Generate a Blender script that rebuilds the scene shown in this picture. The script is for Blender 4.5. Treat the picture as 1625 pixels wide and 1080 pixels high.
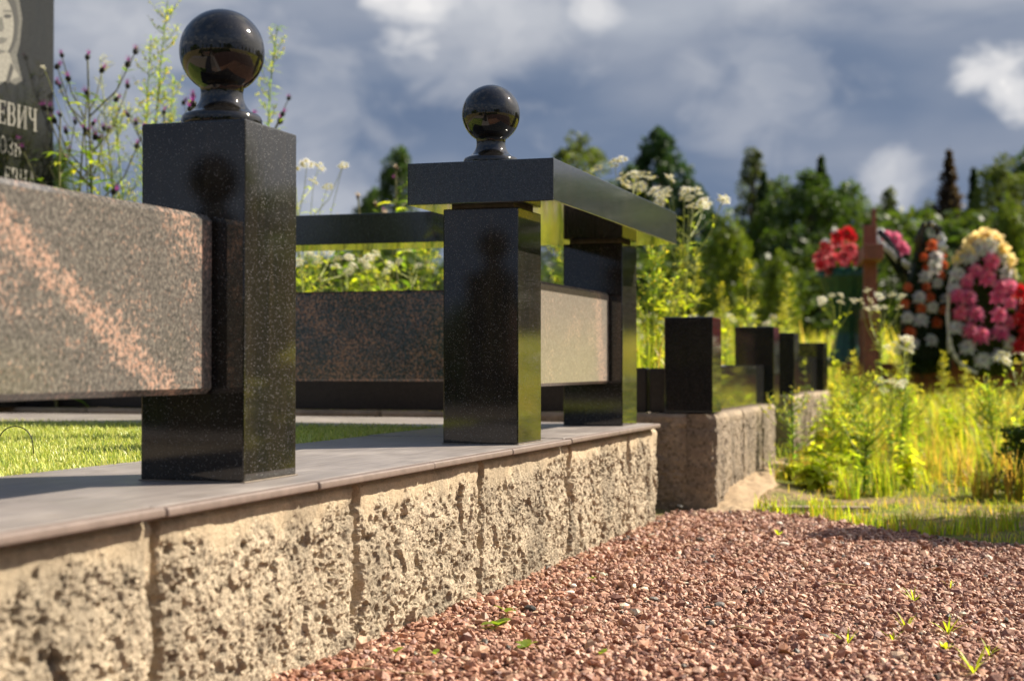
import bpy, bmesh, math, random
import numpy as np
from mathutils import Vector, Matrix

# ------------------------------------------------------------------ camera, sky, sun
# World frame: +X runs along the plinth away from the viewer, +Y to the left of it,
# Z up.  The origin is the lens; the gravel lies 0.374 m below it.
S = bpy.context.scene
COL = S.collection
for o in list(bpy.data.objects):
    bpy.data.objects.remove(o)

F_PX, CX, CY, HZ = 2450.0, 812.5, 540.0, 578.0
YAW = math.atan((1604 - CX) / F_PX)
PITCH = math.atan((HZ - CY) / F_PX)
cam = bpy.data.cameras.new('camera')
cam.sensor_width = 36.0
cam.lens = 36.0 * F_PX / 1625.0
cam.clip_start, cam.clip_end = 0.05, 2000.0
cam.dof.use_dof = True
cam.dof.focus_distance = 2.4
cam.dof.aperture_fstop = 5.6
cam.dof.aperture_blades = 0
cam_o = bpy.data.objects.new('camera', cam)
COL.objects.link(cam_o)
cam_o.rotation_euler = (math.pi / 2 + PITCH, 0, YAW - math.pi / 2)
S.camera = cam_o

SUN = Vector((0.70, -0.88, 1.0)).normalized()          # towards the sun
sun = bpy.data.lights.new('sun', 'SUN')
sun.energy = 5.0
sun.angle = math.radians(0.5)
sun.color = (1.0, 0.90, 0.74)
sun_o = bpy.data.objects.new('sun', sun)
COL.objects.link(sun_o)
sun_o.rotation_euler = SUN.to_track_quat('Z', 'Y').to_euler()
sun_o.location = SUN * 30

S.view_settings.view_transform = 'Standard'
S.view_settings.look = 'None'
S.view_settings.exposure = 0.95
S.view_settings.gamma = 1.0
S.view_settings.use_curve_mapping = False
S.cycles.max_bounces = 8
S.cycles.glossy_bounces = 4
S.cycles.transmission_bounces = 6
S.cycles.use_denoising = True
S.cycles.sample_clamp_indirect = 8.0

world = bpy.data.worlds.new('World')
S.world = world
world.use_nodes = True


class NT:
    """small node-tree helper"""
    def __init__(self, tree):
        self.t = tree
        tree.nodes.clear()

    def n(self, kind, **kw):
        nd = self.t.nodes.new(kind)
        for k, v in kw.items():
            if k.startswith('i_'):
                key = k[2:].replace('_', ' ')
                nd.inputs[int(key) if key.isdigit() else key].default_value = v
            else:
                setattr(nd, k, v)
        return nd

    def l(self, a, b):
        self.t.links.new(a, b)

    def math(self, op, a, b=None, c=None, clamp=False):
        nd = self.n('ShaderNodeMath', operation=op, use_clamp=clamp)
        for i, x in enumerate((a, b, c)):
            if x is None:
                continue
            if isinstance(x, (int, float)):
                nd.inputs[i].default_value = x
            else:
                self.l(x, nd.inputs[i])
        return nd.outputs[0]

    def ramp(self, fac, stops, interp='LINEAR'):
        r = self.n('ShaderNodeValToRGB')
        cr = r.color_ramp
        cr.interpolation = interp
        while len(cr.elements) < len(stops):
            cr.elements.new(0.5)
        for e, (p, c) in zip(cr.elements, stops):
            e.position = p
            e.color = (c, c, c, 1) if isinstance(c, (int, float)) else (*c, 1)
        self.l(fac, r.inputs[0])
        return r.outputs[0]

    def mix(self, fac, a, b, blend='MIX'):
        m = self.n('ShaderNodeMix', data_type='RGBA', blend_type=blend)
        for i, x in ((0, fac), (6, a), (7, b)):
            if isinstance(x, (int, float)):
                m.inputs[i].default_value = x
            elif isinstance(x, tuple):
                m.inputs[i].default_value = (*x, 1)
            else:
                self.l(x, m.inputs[i])
        return m.outputs[2]

    def noise(self, vec, scale, detail=3, rough=0.5, dist=0.0):
        nd = self.n('ShaderNodeTexNoise')
        nd.inputs['Scale'].default_value = scale
        nd.inputs['Detail'].default_value = detail
        nd.inputs['Roughness'].default_value = rough
        nd.inputs['Distortion'].default_value = dist
        if vec is not None:
            self.l(vec, nd.inputs['Vector'])
        return nd.outputs['Fac']

    def mapping(self, vec, scale=(1, 1, 1), loc=(0, 0, 0), rot=(0, 0, 0)):
        m = self.n('ShaderNodeMapping')
        m.inputs['Scale'].default_value = scale
        m.inputs['Location'].default_value = loc
        m.inputs['Rotation'].default_value = rot
        self.l(vec, m.inputs['Vector'])
        return m.outputs[0]


def pixdir(x, y):
    """direction of a point of the sky, given as a place in the photograph"""
    f = Vector((math.cos(YAW), math.sin(YAW), 0))
    r = Vector((math.sin(YAW), -math.cos(YAW), 0))
    u = Vector((0, 0, 1))
    f3 = f * math.cos(PITCH) + u * math.sin(PITCH)
    u3 = u * math.cos(PITCH) - f * math.sin(PITCH)
    return f3 + r * ((x - CX) / F_PX) + u3 * (-(y - CY) / F_PX)


def build_sky():
    t = NT(world.node_tree)
    out = t.n('ShaderNodeOutputWorld')
    sky = t.n('ShaderNodeTexSky', sky_type='NISHITA', sun_disc=False)
    sky.sun_elevation = math.asin(SUN.z)
    sky.sun_rotation = math.atan2(SUN.x, SUN.y)
    sky.dust_density = 1.5
    bg = t.n('ShaderNodeBackground')
    bg.inputs['Strength'].default_value = 0.08
    t.l(sky.outputs[0], bg.inputs['Color'])
    tc = t.n('ShaderNodeTexCoord').outputs['Generated']
    sep = t.n('ShaderNodeSeparateXYZ')
    t.l(tc, sep.inputs[0])
    z = sep.outputs[2]
    # layered cloud: stretched along the horizon, wavy
    v1 = t.mapping(tc, scale=(1.0, 1.0, 3.2), loc=(3.1, 0.55, 0.2))
    big = t.noise(v1, 3.4, 5, 0.42, 0.25)
    v2 = t.mapping(tc, scale=(1.0, 1.0, 2.2), loc=(0.3, 7.7, 1.2))
    puff = t.noise(v2, 8.0, 5, 0.45, 0.2)
    dens = t.math('ADD', t.math('MULTIPLY', big, 0.72), t.math('MULTIPLY', puff, 0.28))
    lum = t.ramp(dens, [(0.36, (0.080, 0.114, 0.184)), (0.47, (0.114, 0.148, 0.216)),
                        (0.56, (0.180, 0.206, 0.262)), (0.68, (0.30, 0.32, 0.36))])
    # the blue-grey rain curtain low over the trees
    low = t.ramp(z, [(0.0, 1.0), (0.05, 0.85), (0.17, 0.0)])
    lum = t.mix(t.math('MULTIPLY', low, 0.55), lum, (0.100, 0.142, 0.224))
    # sunlit cumulus heads standing out of the layer
    glow = None
    nz = t.noise(t.mapping(tc, scale=(1, 1, 1.5)), 22.0, 5, 0.5, 0.3)
    nrm = t.n('ShaderNodeVectorMath', operation='NORMALIZE')
    t.l(tc, nrm.inputs[0])
    for (px, py, rad, amp) in ((665, -5, .034, .75), (945, 10, .016, .5), (1590, 130, .022, .85),
                               (1400, 300, .020, .40), (500, 235, .06, .22), (200, 60, .08, .25),
                               (760, 40, .06, .25), (1210, 150, .05, .2)):
        d = pixdir(px, py).normalized()
        vm = t.n('ShaderNodeVectorMath', operation='DISTANCE')
        t.l(nrm.outputs[0], vm.inputs[0])
        vm.inputs[1].default_value = d
        g = t.math('DIVIDE', vm.outputs['Value'], rad * 1.35)
        g = t.math('ADD', g, t.math('MULTIPLY', t.math('SUBTRACT', nz, 0.5), 2.6))
        g = t.math('MULTIPLY', t.ramp(g, [(0.0, 1.0), (0.25, 0.75), (1.0, 0.0)], 'EASE'), amp)
        glow = g if glow is None else t.math('MAXIMUM', glow, g)
    # many more heads of the same kind all round the horizon
    ring = t.noise(t.mapping(tc, scale=(1, 1, 2.0), loc=(9.2, 1.4, 0)), 5.2, 6, 0.55, 0.3)
    ring = t.ramp(ring, [(0.52, 0.0), (0.68, 0.62)])
    ring = t.math('MULTIPLY', ring, t.ramp(z, [(0.18, 0.0), (0.28, 1.0), (0.48, 1.0), (0.72, 0.15)]))
    glow = t.math('MAXIMUM', glow, ring)
    lum = t.mix(glow, lum, (0.66, 0.64, 0.62))
    # cloud is brighter towards the sun, as thin cloud scatters forward
    dt = t.n('ShaderNodeVectorMath', operation='DOT_PRODUCT')
    t.l(nrm.outputs[0], dt.inputs[0])
    dt.inputs[1].default_value = SUN
    fwd = t.ramp(dt.outputs['Value'], [(0.55, 0.0), (1.0, 1.0)], 'EASE')
    lum = t.mix(t.math('MULTIPLY', fwd, 0.70), lum, (1.05, 1.0, 0.92))
    cl = t.n('ShaderNodeBackground')
    cl.inputs['Strength'].default_value = 0.82
    t.l(lum, cl.inputs['Color'])
    # breaks in the cloud higher up show clear blue
    gap = t.ramp(t.noise(t.mapping(tc, loc=(2, 5, 1)), 2.6, 5, 0.5), [(0.50, 1.0), (0.64, 0.0)])
    gap = t.math('MULTIPLY', gap, t.ramp(z, [(0.30, 0.0), (0.60, 0.95)]))
    ms = t.n('ShaderNodeMixShader')
    t.l(gap, ms.inputs[0])
    t.l(cl.outputs[0], ms.inputs[1])
    t.l(bg.outputs[0], ms.inputs[2])
    t.l(ms.outputs[0], out.inputs['Surface'])


build_sky()

# ------------------------------------------------------------------ helpers
rng = np.random.default_rng(11)
random.seed(5)
FW = np.array([math.cos(YAW), math.sin(YAW), 0.0])
RT = np.array([math.sin(YAW), -math.cos(YAW), 0.0])


def pd(x, y, d):
    """point at depth d on the sight line of a place in the photograph (for setting out)"""
    r = np.array(pixdir(x, y))
    return r * (d / (r @ FW))


def pv(x, y, v):
    r = np.array(pixdir(x, y))
    return r * (v / r[1])


def _hash(ix, iy, iz, seed):
    with np.errstate(over='ignore'):
        h = (ix.astype(np.uint32) * np.uint32(374761393) + iy.astype(np.uint32) * np.uint32(668265263)
             + iz.astype(np.uint32) * np.uint32(2147483647) + np.uint32((seed * 974711 + 12345) & 0xffffffff))
        h = (h ^ (h >> np.uint32(13))) * np.uint32(1274126177)
        h = h ^ (h >> np.uint32(16))
    return (h & np.uint32(0xffffff)).astype(np.float64) / float(0xffffff)


def vnoise(x, y, z=None, seed=0):
    x = np.asarray(x, float)
    y = np.asarray(y, float)
    z = np.zeros_like(x) if z is None else np.asarray(z, float)
    xi, yi, zi = np.floor(x).astype(np.int64), np.floor(y).astype(np.int64), np.floor(z).astype(np.int64)
    fx, fy, fz = x - xi, y - yi, z - zi
    fx, fy, fz = (f * f * (3 - 2 * f) for f in (fx, fy, fz))
    r = 0
    for dx in (0, 1):
        for dy in (0, 1):
            for dz in (0, 1):
                w = (fx if dx else 1 - fx) * (fy if dy else 1 - fy) * (fz if dz else 1 - fz)
                r = r + w * _hash(xi + dx, yi + dy, zi + dz, seed)
    return r


def fbm(x, y, octaves=4, seed=0, gain=0.5):
    a, s, t = 1.0, 0.0, 0.0
    for k in range(octaves):
        s = s + a * vnoise(x * 2 ** k, y * 2 ** k, None, seed + k * 17)
        t += a
        a *= gain
    return s / t


def worley(x, y, seed=0):
    xi, yi = np.floor(x).astype(np.int64), np.floor(y).astype(np.int64)
    best = np.full(x.shape, 9.0)
    zz = np.zeros_like(xi)
    for dx in (-1, 0, 1):
        for dy in (-1, 0, 1):
            cx = xi + dx + _hash(xi + dx, yi + dy, zz, seed)
            cy = yi + dy + _hash(xi + dx, yi + dy, zz + 1, seed + 5)
            best = np.minimum(best, np.hypot(cx - x, cy - y))
    return best


def facets(x, y, seed=0):
    """broken-stone facets: every cell is a small tilted plane"""
    xi, yi = np.floor(x).astype(np.int64), np.floor(y).astype(np.int64)
    best = np.full(x.shape, 9.0)
    out = np.zeros_like(x)
    zz = np.zeros_like(xi)
    for dx in (-1, 0, 1):
        for dy in (-1, 0, 1):
            a, b = xi + dx, yi + dy
            px_, py_ = x - a - _hash(a, b, zz, seed), y - b - _hash(a, b, zz + 1, seed + 5)
            d = np.hypot(px_, py_)
            h = (_hash(a, b, zz + 2, seed + 9) - .5) + 1.6 * (_hash(a, b, zz + 3, seed + 11) - .5) * px_ + 1.6 * (_hash(a, b, zz + 4, seed + 13) - .5) * py_
            m = d < best
            out = np.where(m, h, out)
            best = np.where(m, d, best)
    return out


def sstep(a, b, x):
    t = np.clip((x - a) / (b - a), 0, 1)
    return t * t * (3 - 2 * t)


def mesh_np(name, V, Fc, col=None, smooth=False, mats=None):
    """mesh from arrays; Fc is (n,3) or (n,4); col is one colour per vertex"""
    me = bpy.data.meshes.new(name)
    V = np.asarray(V, np.float32)
    Fc = np.asarray(Fc, np.int32)
    k = Fc.shape[1]
    me.vertices.add(len(V))
    me.vertices.foreach_set('co', V.ravel())
    me.loops.add(Fc.size)
    me.loops.foreach_set('vertex_index', Fc.ravel())
    me.polygons.add(len(Fc))
    me.polygons.foreach_set('loop_start', np.arange(0, Fc.size, k, dtype=np.int32))
    me.polygons.foreach_set('loop_total', np.full(len(Fc), k, np.int32))
    me.polygons.foreach_set('use_smooth', np.full(len(Fc), smooth))
    if col is not None:
        a = me.color_attributes.new('col', 'FLOAT_COLOR', 'POINT')
        c = np.ones((len(V), 4), np.float32)
        c[:, :3] = col
        a.data.foreach_set('color', c.ravel())
    me.update(calc_edges=True)
    return me


class MB:
    """collects quads and triangles with a colour per vertex; build() gives ONE mesh"""
    def __init__(self):
        self.v, self.f, self.c, self.m = [], [], [], []
        self.mi = 0

    def add(self, vs, fs, col=(1, 1, 1)):
        o = len(self.v)
        self.v += [tuple(p) for p in vs]
        self.c += [tuple(col)] * len(vs)
        self.f += [tuple(i + o for i in f) for f in fs]
        self.m += [self.mi] * len(fs)

    def tube(self, pts, rad, sides=5, col=(1, 1, 1), cap=True):
        pts = [Vector(p) for p in pts]
        n = len(pts)
        vs, fs = [], []
        for i, p in enumerate(pts):
            d = (pts[min(i + 1, n - 1)] - pts[max(i - 1, 0)])
            d = d.normalized() if d.length > 1e-9 else Vector((0, 0, 1))
            a = d.cross(Vector((0.31, 0.94, 0.13))).normalized()
            b = d.cross(a)
            r = rad[i] if hasattr(rad, '__len__') else rad
            for k in range(sides):
                t = 2 * math.pi * k / sides
                vs.append(p + a * (r * math.cos(t)) + b * (r * math.sin(t)))
        for i in range(n - 1):
            for k in range(sides):
                k2 = (k + 1) % sides
                fs.append((i * sides + k, i * sides + k2, (i + 1) * sides + k2, (i + 1) * sides + k))
        if cap:
            fs.append(tuple(range(sides))[::-1])
            fs.append(tuple((n - 1) * sides + k for k in range(sides)))
        self.add(vs, fs, col)

    def leaf(self, base, d, nrm, ln, wd, col=(1, 1, 1), droop=0.3, seg=3, fold=0.15):
        base, d, nrm = Vector(base), Vector(d).normalized(), Vector(nrm)
        s = d.cross(nrm)
        s = s.normalized() if s.length > 1e-6 else Vector((1, 0, 0))
        up = s.cross(d).normalized()
        vs, fs = [], []
        for i in range(seg + 1):
            t = i / seg
            w = wd * 0.5 * (math.sin(math.pi * min(1, t * 0.88 + 0.10)) ** 0.8) if i < seg else wd * 0.03
            c = base + d * (ln * t) - Vector((0, 0, 1)) * (droop * ln * t * t)
            vs += [c - s * w + up * (fold * w), c, c + s * w + up * (fold * w)]
        for i in range(seg):
            a = i * 3
            fs += [(a, a + 1, a + 4, a + 3), (a + 1, a + 2, a + 5, a + 4)]
        self.add(vs, fs, col)

    def blob(self, c, r, col=(1, 1, 1), squash=1.0, sub=1):
        bm = bmesh.new()
        bmesh.ops.create_icosphere(bm, subdivisions=sub, radius=r)
        vs = [(v.co.x + c[0], v.co.y + c[1], v.co.z * squash + c[2]) for v in bm.verts]
        fs = [tuple(v.index for v in f.verts) for f in bm.faces]
        bm.free()
        self.add(vs, fs, col)

    def mesh(self, name, mats, smooth=False):
        me = bpy.data.meshes.new(name)
        me.from_pydata(self.v, [], self.f)
        a = me.color_attributes.new('col', 'FLOAT_COLOR', 'POINT')
        c = np.ones((len(self.v), 4), np.float32)
        if self.v:
            c[:, :3] = np.array(self.c)
        a.data.foreach_set('color', c.ravel())
        for m in (mats if isinstance(mats, (list, tuple)) else [mats]):
            me.materials.append(m)
        if isinstance(mats, (list, tuple)) and len(mats) > 1:
            me.polygons.foreach_set('material_index', self.m)
        me.polygons.foreach_set('use_smooth', [smooth] * len(me.polygons))
        me.update()
        return me


def obj(name, me, parent=None, mat=None, loc=None):
    o = bpy.data.objects.new(name, me)
    COL.objects.link(o)
    if mat is not None and me is not None:
        if len(me.materials) == 0:
            me.materials.append(mat)
    if parent is not None:
        o.parent = parent
    if loc is not None:
        o.location = loc
    return o


def tag(o, label=None, cat=None, group=None, kind=None):
    for k, v in (('label', label), ('category', cat), ('group', group), ('kind', kind)):
        if v:
            o[k] = v
    return o


def thing(name, label, cat, loc=(0, 0, 0), rz=0.0, group=None):
    o = bpy.data.objects.new(name, None)
    COL.objects.link(o)
    o.location = loc
    o.rotation_euler = (0, 0, rz)
    o.empty_display_size = 0.05
    return tag(o, label, cat, group)


def box_mesh(name, a, b, bev=0.0, seg=2, smooth=True):
    """bevelled box between corners a and b"""
    bm = bmesh.new()
    bmesh.ops.create_cube(bm, size=1.0)
    for v in bm.verts:
        v.co = Vector([(a[i] + b[i]) / 2 + v.co[i] * (b[i] - a[i]) for i in range(3)])
    if bev > 0:
        bmesh.ops.bevel(bm, geom=list(bm.edges), offset=bev, segments=seg, affect='EDGES', profile=0.6)
    me = bpy.data.meshes.new(name)
    bm.to_mesh(me)
    bm.free()
    return me


def lathe(name, prof, n=48, smooth=True):
    V, Fc = [], []
    for r, z in prof:
        for k in range(n):
            t = 2 * math.pi * k / n
            V.append((r * math.cos(t), r * math.sin(t), z))
    for i in range(len(prof) - 1):
        for k in range(n):
            k2 = (k + 1) % n
            Fc.append((i * n + k, i * n + k2, (i + 1) * n + k2, (i + 1) * n + k))
    return mesh_np(name, V, Fc, smooth=smooth)


# ------------------------------------------------------------------ materials
def new_mat(name):
    m = bpy.data.materials.new(name)
    m.use_nodes = True
    t = NT(m.node_tree)
    out = t.n('ShaderNodeOutputMaterial')
    p = t.n('ShaderNodeBsdfPrincipled')
    t.l(p.outputs[0], out.inputs['Surface'])
    return m, t, p, out


def bump(t, h, strength, dist, p):
    b = t.n('ShaderNodeBump')
    b.inputs['Strength'].default_value = strength
    b.inputs['Distance'].default_value = dist
    t.l(h, b.inputs['Height'])
    t.l(b.outputs[0], p.inputs['Normal'])


def mat_granite(name, base, fleck, fleck_amt, scale, rough=0.05, dust=0.12):
    m, t, p, _ = new_mat(name)
    co = t.n('ShaderNodeTexCoord').outputs['Object']
    n1 = t.noise(co, scale, 2, 0.6)
    vor = t.n('ShaderNodeTexVoronoi')
    vor.inputs['Scale'].default_value = scale * 0.80
    t.l(co, vor.inputs['Vector'])
    sp = t.math('MULTIPLY', t.ramp(vor.outputs['Distance'], [(0.10, 1.0), (0.30, 0.0)]),
                t.ramp(t.noise(co, scale * 0.45, 1), [(0.40, 0.0), (0.58, 1.0)]))
    c = t.mix(t.ramp(n1, [(0.42, 0.0), (0.70, 1.0)]), tuple(b * 0.55 for b in base), tuple(b * 1.9 for b in base))
    c = t.mix(t.math('MULTIPLY', sp, fleck_amt), c, fleck)
    d = t.ramp(t.noise(t.mapping(co, scale=(9, 9, 2.2)), 1.6, 6, 0.65), [(0.30, 0.25), (0.75, 1.0)])
    d = t.math('MULTIPLY', d, t.ramp(t.noise(t.mapping(co, scale=(1, 1, 0.06)), 95, 3, 0.6), [(0.3, 0.55), (0.7, 1.2)]))
    c = t.mix(t.math('MULTIPLY', d, dust), c, (0.36, 0.265, 0.13))
    t.l(c, p.inputs['Base Color'])
    t.l(t.math('ADD', t.math('MULTIPLY', d, 0.025), rough), p.inputs['Roughness'])
    p.inputs['Specular IOR Level'].default_value = 0.68
    bump(t, n1, 0.03, 0.0006, p)
    return m


def mat_brown_granite(name, veins, dim=False, pale=False):
    """dark grey-brown granite with salmon grains; veins = salmon bands lying in the slab"""
    m, t, p, _ = new_mat(name)
    co = t.n('ShaderNodeTexCoord').outputs['Object']
    sep = t.n('ShaderNodeSeparateXYZ')
    t.l(co, sep.inputs[0])
    dark = t.noise(co, 210, 4, 0.8)
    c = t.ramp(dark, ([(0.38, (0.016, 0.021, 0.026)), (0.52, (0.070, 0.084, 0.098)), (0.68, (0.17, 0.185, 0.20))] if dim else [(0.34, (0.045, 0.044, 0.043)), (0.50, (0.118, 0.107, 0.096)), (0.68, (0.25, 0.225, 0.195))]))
    grain = t.noise(t.mapping(co, loc=(3, 1, 7)), 160, 4, 0.75)
    wide = t.noise(co, 16, 3, 0.6)
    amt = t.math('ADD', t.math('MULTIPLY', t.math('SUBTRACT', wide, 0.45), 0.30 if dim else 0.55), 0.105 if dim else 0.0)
    for (ax, a, b, w, k) in veins:                # band around (axis + a*z + b) = 0
        line = t.math('ADD', t.math('ADD', sep.outputs[ax], t.math('MULTIPLY', sep.outputs[2], a)), b)
        line = t.math('ADD', line, t.math('MULTIPLY', t.math('SUBTRACT', t.noise(co, 34, 4), 0.5), w * 1.2))
        band = t.ramp(t.math('DIVIDE', t.math('ABSOLUTE', line), w), [(0.0, 1.0), (0.45, 0.8), (1.0, 0.0)])
        amt = t.math('MAXIMUM', amt, t.math('MULTIPLY', band, k))
    th = t.math('SUBTRACT', t.math('ADD', grain, amt), 0.60)
    sal = t.math('MULTIPLY', th, 7.0, clamp=True)
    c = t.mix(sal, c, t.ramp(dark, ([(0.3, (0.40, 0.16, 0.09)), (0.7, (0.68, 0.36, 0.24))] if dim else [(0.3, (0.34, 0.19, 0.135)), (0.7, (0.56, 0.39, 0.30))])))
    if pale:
        c = t.mix(0.35, c, (0.46, 0.40, 0.33))  # same stone, with the bench rail's sunlit brightness mixed into its colour
    t.l(c, p.inputs['Base Color'])
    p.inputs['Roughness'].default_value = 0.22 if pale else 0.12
    p.inputs['Specular IOR Level'].default_value = 0.6
    bump(t, dark, 0.03, 0.0005, p)
    return m


def mat_simple(name, col, rough=0.6, var=0.25, scale=40, bmp=0.2, bdist=0.002, spec=0.4):
    m, t, p, _ = new_mat(name)
    co = t.n('ShaderNodeTexCoord').outputs['Object']
    n = t.noise(co, scale, 5, 0.6)
    c = t.mix(t.ramp(n, [(0.25, 0.0), (0.75, 1.0)]), tuple(x * (1 - var) for x in col), tuple(min(1, x * (1 + var)) for x in col))
    t.l(c, p.inputs['Base Color'])
    p.inputs['Roughness'].default_value = rough
    p.inputs['Specular IOR Level'].default_value = spec
    if bmp:
        bump(t, n, bmp, bdist, p)
    return m


def mat_leaf(name, tint=(1, 1, 1), trans=0.45, rough=0.45, var=0.35, scale=30, through=(1.35, 1.3, 0.5)):
    """vertex colour foliage: part of the sunlight passes through"""
    m = bpy.data.materials.new(name)
    m.use_nodes = True
    t = NT(m.node_tree)
    out = t.n('ShaderNodeOutputMaterial')
    at = t.n('ShaderNodeAttribute', attribute_name='col').outputs['Color']
    co = t.n('ShaderNodeTexCoord').outputs['Object']
    n = t.noise(co, scale, 2)
    c = t.mix(1.0, at, tint, 'MULTIPLY')
    c = t.mix(1.0, c, t.ramp(n, [(0.3, 1 - var), (0.7, 1 + var * 0.6)]), 'MULTIPLY')
    p = t.n('ShaderNodeBsdfPrincipled')
    p.inputs['Roughness'].default_value = rough
    p.inputs['Specular IOR Level'].default_value = 0.35
    t.l(c, p.inputs['Base Color'])
    tr = t.n('ShaderNodeBsdfTranslucent')
    t.l(t.mix(1.0, c, through, 'MULTIPLY'), tr.inputs['Color'])
    ms = t.n('ShaderNodeMixShader')
    ms.inputs[0].default_value = trans
    t.l(p.outputs[0], ms.inputs[1])
    t.l(tr.outputs[0], ms.inputs[2])
    t.l(ms.outputs[0], out.inputs['Surface'])
    return m


def mat_vcol(name, rough=0.7, spec=0.3, bscale=300, bstr=0.2, bdist=0.001, var=0.3, nscale=120):
    m, t, p, _ = new_mat(name)
    at = t.n('ShaderNodeAttribute', attribute_name='col').outputs['Color']
    co = t.n('ShaderNodeTexCoord').outputs['Object']
    n = t.noise(co, nscale, 4, 0.65)
    t.l(t.mix(1.0, at, t.ramp(n, [(0.25, 1 - var), (0.75, 1 + var)]), 'MULTIPLY'), p.inputs['Base Color'])
    p.inputs['Roughness'].default_value = rough
    p.inputs['Specular IOR Level'].default_value = spec
    if bstr:
        bump(t, t.noise(co, bscale, 3), bstr, bdist, p)
    return m


def mat_concrete(name, tan, grey):
    m, t, p, _ = new_mat(name)
    at = t.n('ShaderNodeAttribute', attribute_name='col').outputs['Color']   # r = smooth skin, g = weather stains
    sp = t.n('ShaderNodeSeparateColor')
    t.l(at, sp.inputs[0])
    co = t.n('ShaderNodeTexCoord').outputs['Object']
    n = t.noise(co, 55, 6, 0.7)
    f = t.noise(co, 420, 3, 0.6)
    c = t.mix(t.ramp(n, [(0.3, 0.0), (0.7, 1.0)]), grey, tuple((a + b) / 2 for a, b in zip(tan, grey)))
    c = t.mix(sp.outputs[0], c, t.mix(t.ramp(n, [(0.3, 0.0), (0.75, 1.0)]), tuple(x * 0.85 for x in tan), tan))
    c = t.mix(t.math('MULTIPLY', sp.outputs[1], 0.75), c, tuple(x * 0.52 for x in grey))
    agg = t.n('ShaderNodeTexVoronoi')
    agg.inputs['Scale'].default_value = 150
    t.l(co, agg.inputs['Vector'])
    sc = t.n('ShaderNodeSeparateColor')
    t.l(agg.outputs['Color'], sc.inputs[0])
    grit = t.ramp(sc.outputs[0], [(0.0, 0.40), (0.25, 0.9), (0.6, 1.0), (0.86, 1.12), (1.0, 1.4)])
    c = t.mix(t.math('SUBTRACT', 0.75, t.math('MULTIPLY', sp.outputs[0], 0.6)), c, t.mix(1.0, c, grit, 'MULTIPLY'))
    c = t.mix(1.0, c, t.ramp(f, [(0.3, 0.78), (0.7, 1.15)]), 'MULTIPLY')
    t.l(c, p.inputs['Base Color'])
    p.inputs['Roughness'].default_value = 0.9
    p.inputs['Specular IOR Level'].default_value = 0.2
    h = t.math('ADD', t.math('MULTIPLY', t.noise(co, 190, 6, 0.75), 0.7), t.math('MULTIPLY', f, 0.3))
    bump(t, h, 1.0, 0.0055, p)
    return m


M = {}
M['black'] = mat_granite('black_granite', (0.0055, 0.007, 0.009), (0.55, 0.55, 0.55), 0.40, 500, 0.015, 0.075)
M['black_far'] = mat_granite('black_granite_far', (0.012, 0.013, 0.015), (0.30, 0.30, 0.30), 0.22, 420, 0.02, 0.03)
M['slate'] = mat_granite('grey_black_granite', (0.020, 0.026, 0.032), (0.48, 0.48, 0.48), 0.32, 520, 0.04, 0.045)
M['ball'] = mat_granite('polished_ball_granite', (0.006, 0.006, 0.007), (0.2, 0.2, 0.2), 0.12, 420, 0.02, 0.02)
M['stone'] = mat_granite('headstone_granite', (0.012, 0.014, 0.015), (0.2, 0.2, 0.2), 0.12, 420, 0.06, 0.02)
M['stone'].node_tree.nodes['Principled BSDF'].inputs['Specular IOR Level'].default_value = 0.3
M['tile'] = None


def mat_tile():
    m, t, p, _ = new_mat('grey_porcelain_tile')
    co = t.n('ShaderNodeTexCoord').outputs['Object']
    g = t.noise(t.mapping(co, scale=(2.2, 26, 10)), 3.0, 6, 0.65, 0.3)
    st = t.noise(co, 9, 4, 0.6)
    c = t.ramp(g, [(0.25, (0.175, 0.153, 0.145)), (0.55, (0.26, 0.23, 0.217)), (0.8, (0.345, 0.308, 0.285))])
    c = t.mix(t.ramp(st, [(0.5, 0.0), (0.75, 0.3)]), c, (0.50, 0.45, 0.40))
    c = t.mix(t.ramp(t.noise(co, 23, 6, 0.7), [(0.52, 0.0), (0.72, 0.45)]), c, (0.20, 0.165, 0.13))
    t.l(c, p.inputs['Base Color'])
    t.l(t.ramp(st, [(0.3, 0.34), (0.7, 0.55)]), p.inputs['Roughness'])
    p.inputs['Specular IOR Level'].default_value = 0.45
    bump(t, g, 0.12, 0.0012, p)
    return m


M['tile'] = mat_tile()
M['trim'] = mat_simple('brown_grey_edge_trim', (0.19, 0.145, 0.125), 0.5, 0.2, 60, 0.15, 0.001)
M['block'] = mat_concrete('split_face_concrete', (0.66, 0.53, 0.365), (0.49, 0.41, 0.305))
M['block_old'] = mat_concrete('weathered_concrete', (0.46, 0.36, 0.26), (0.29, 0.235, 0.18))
M['mortar'] = mat_simple('mortar', (0.23, 0.19, 0.15), 0.95, 0.35, 60, 0.5, 0.003)
M['gravel'] = mat_vcol('red_gravel', 0.55, 0.45, 420, 0.35, 0.0015, 0.32, 260)
M['gravel_bed'] = mat_simple('gravel_bed', (0.085, 0.042, 0.033), 0.9, 0.7, 150, 1.0, 0.012)
M['sand'] = mat_simple('sand', (0.36, 0.26, 0.16), 0.95, 0.25, 70, 0.6, 0.006)
M['leaf'] = mat_leaf('weed_foliage', tint=(1.5, 1.4, 1.1), trans=0.55)
M['grass'] = mat_leaf('meadow_grass', tint=(1.45, 1.35, 1.15), trans=0.52, scale=4)
M['turf'] = mat_leaf('artificial_turf', tint=(1.4, 1.3, 1.25), trans=0.30, rough=0.35, scale=60, var=0.2, through=(1.2, 1.15, .7))
M['petal'] = mat_leaf('flower_petal', trans=0.5, rough=0.55, var=0.08, scale=90, through=(1.1, 1.06, 1.0))
M['stem'] = mat_vcol('plant_stem', 0.6, 0.3, 200, 0.1, 0.0005, 0.25, 90)
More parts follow.
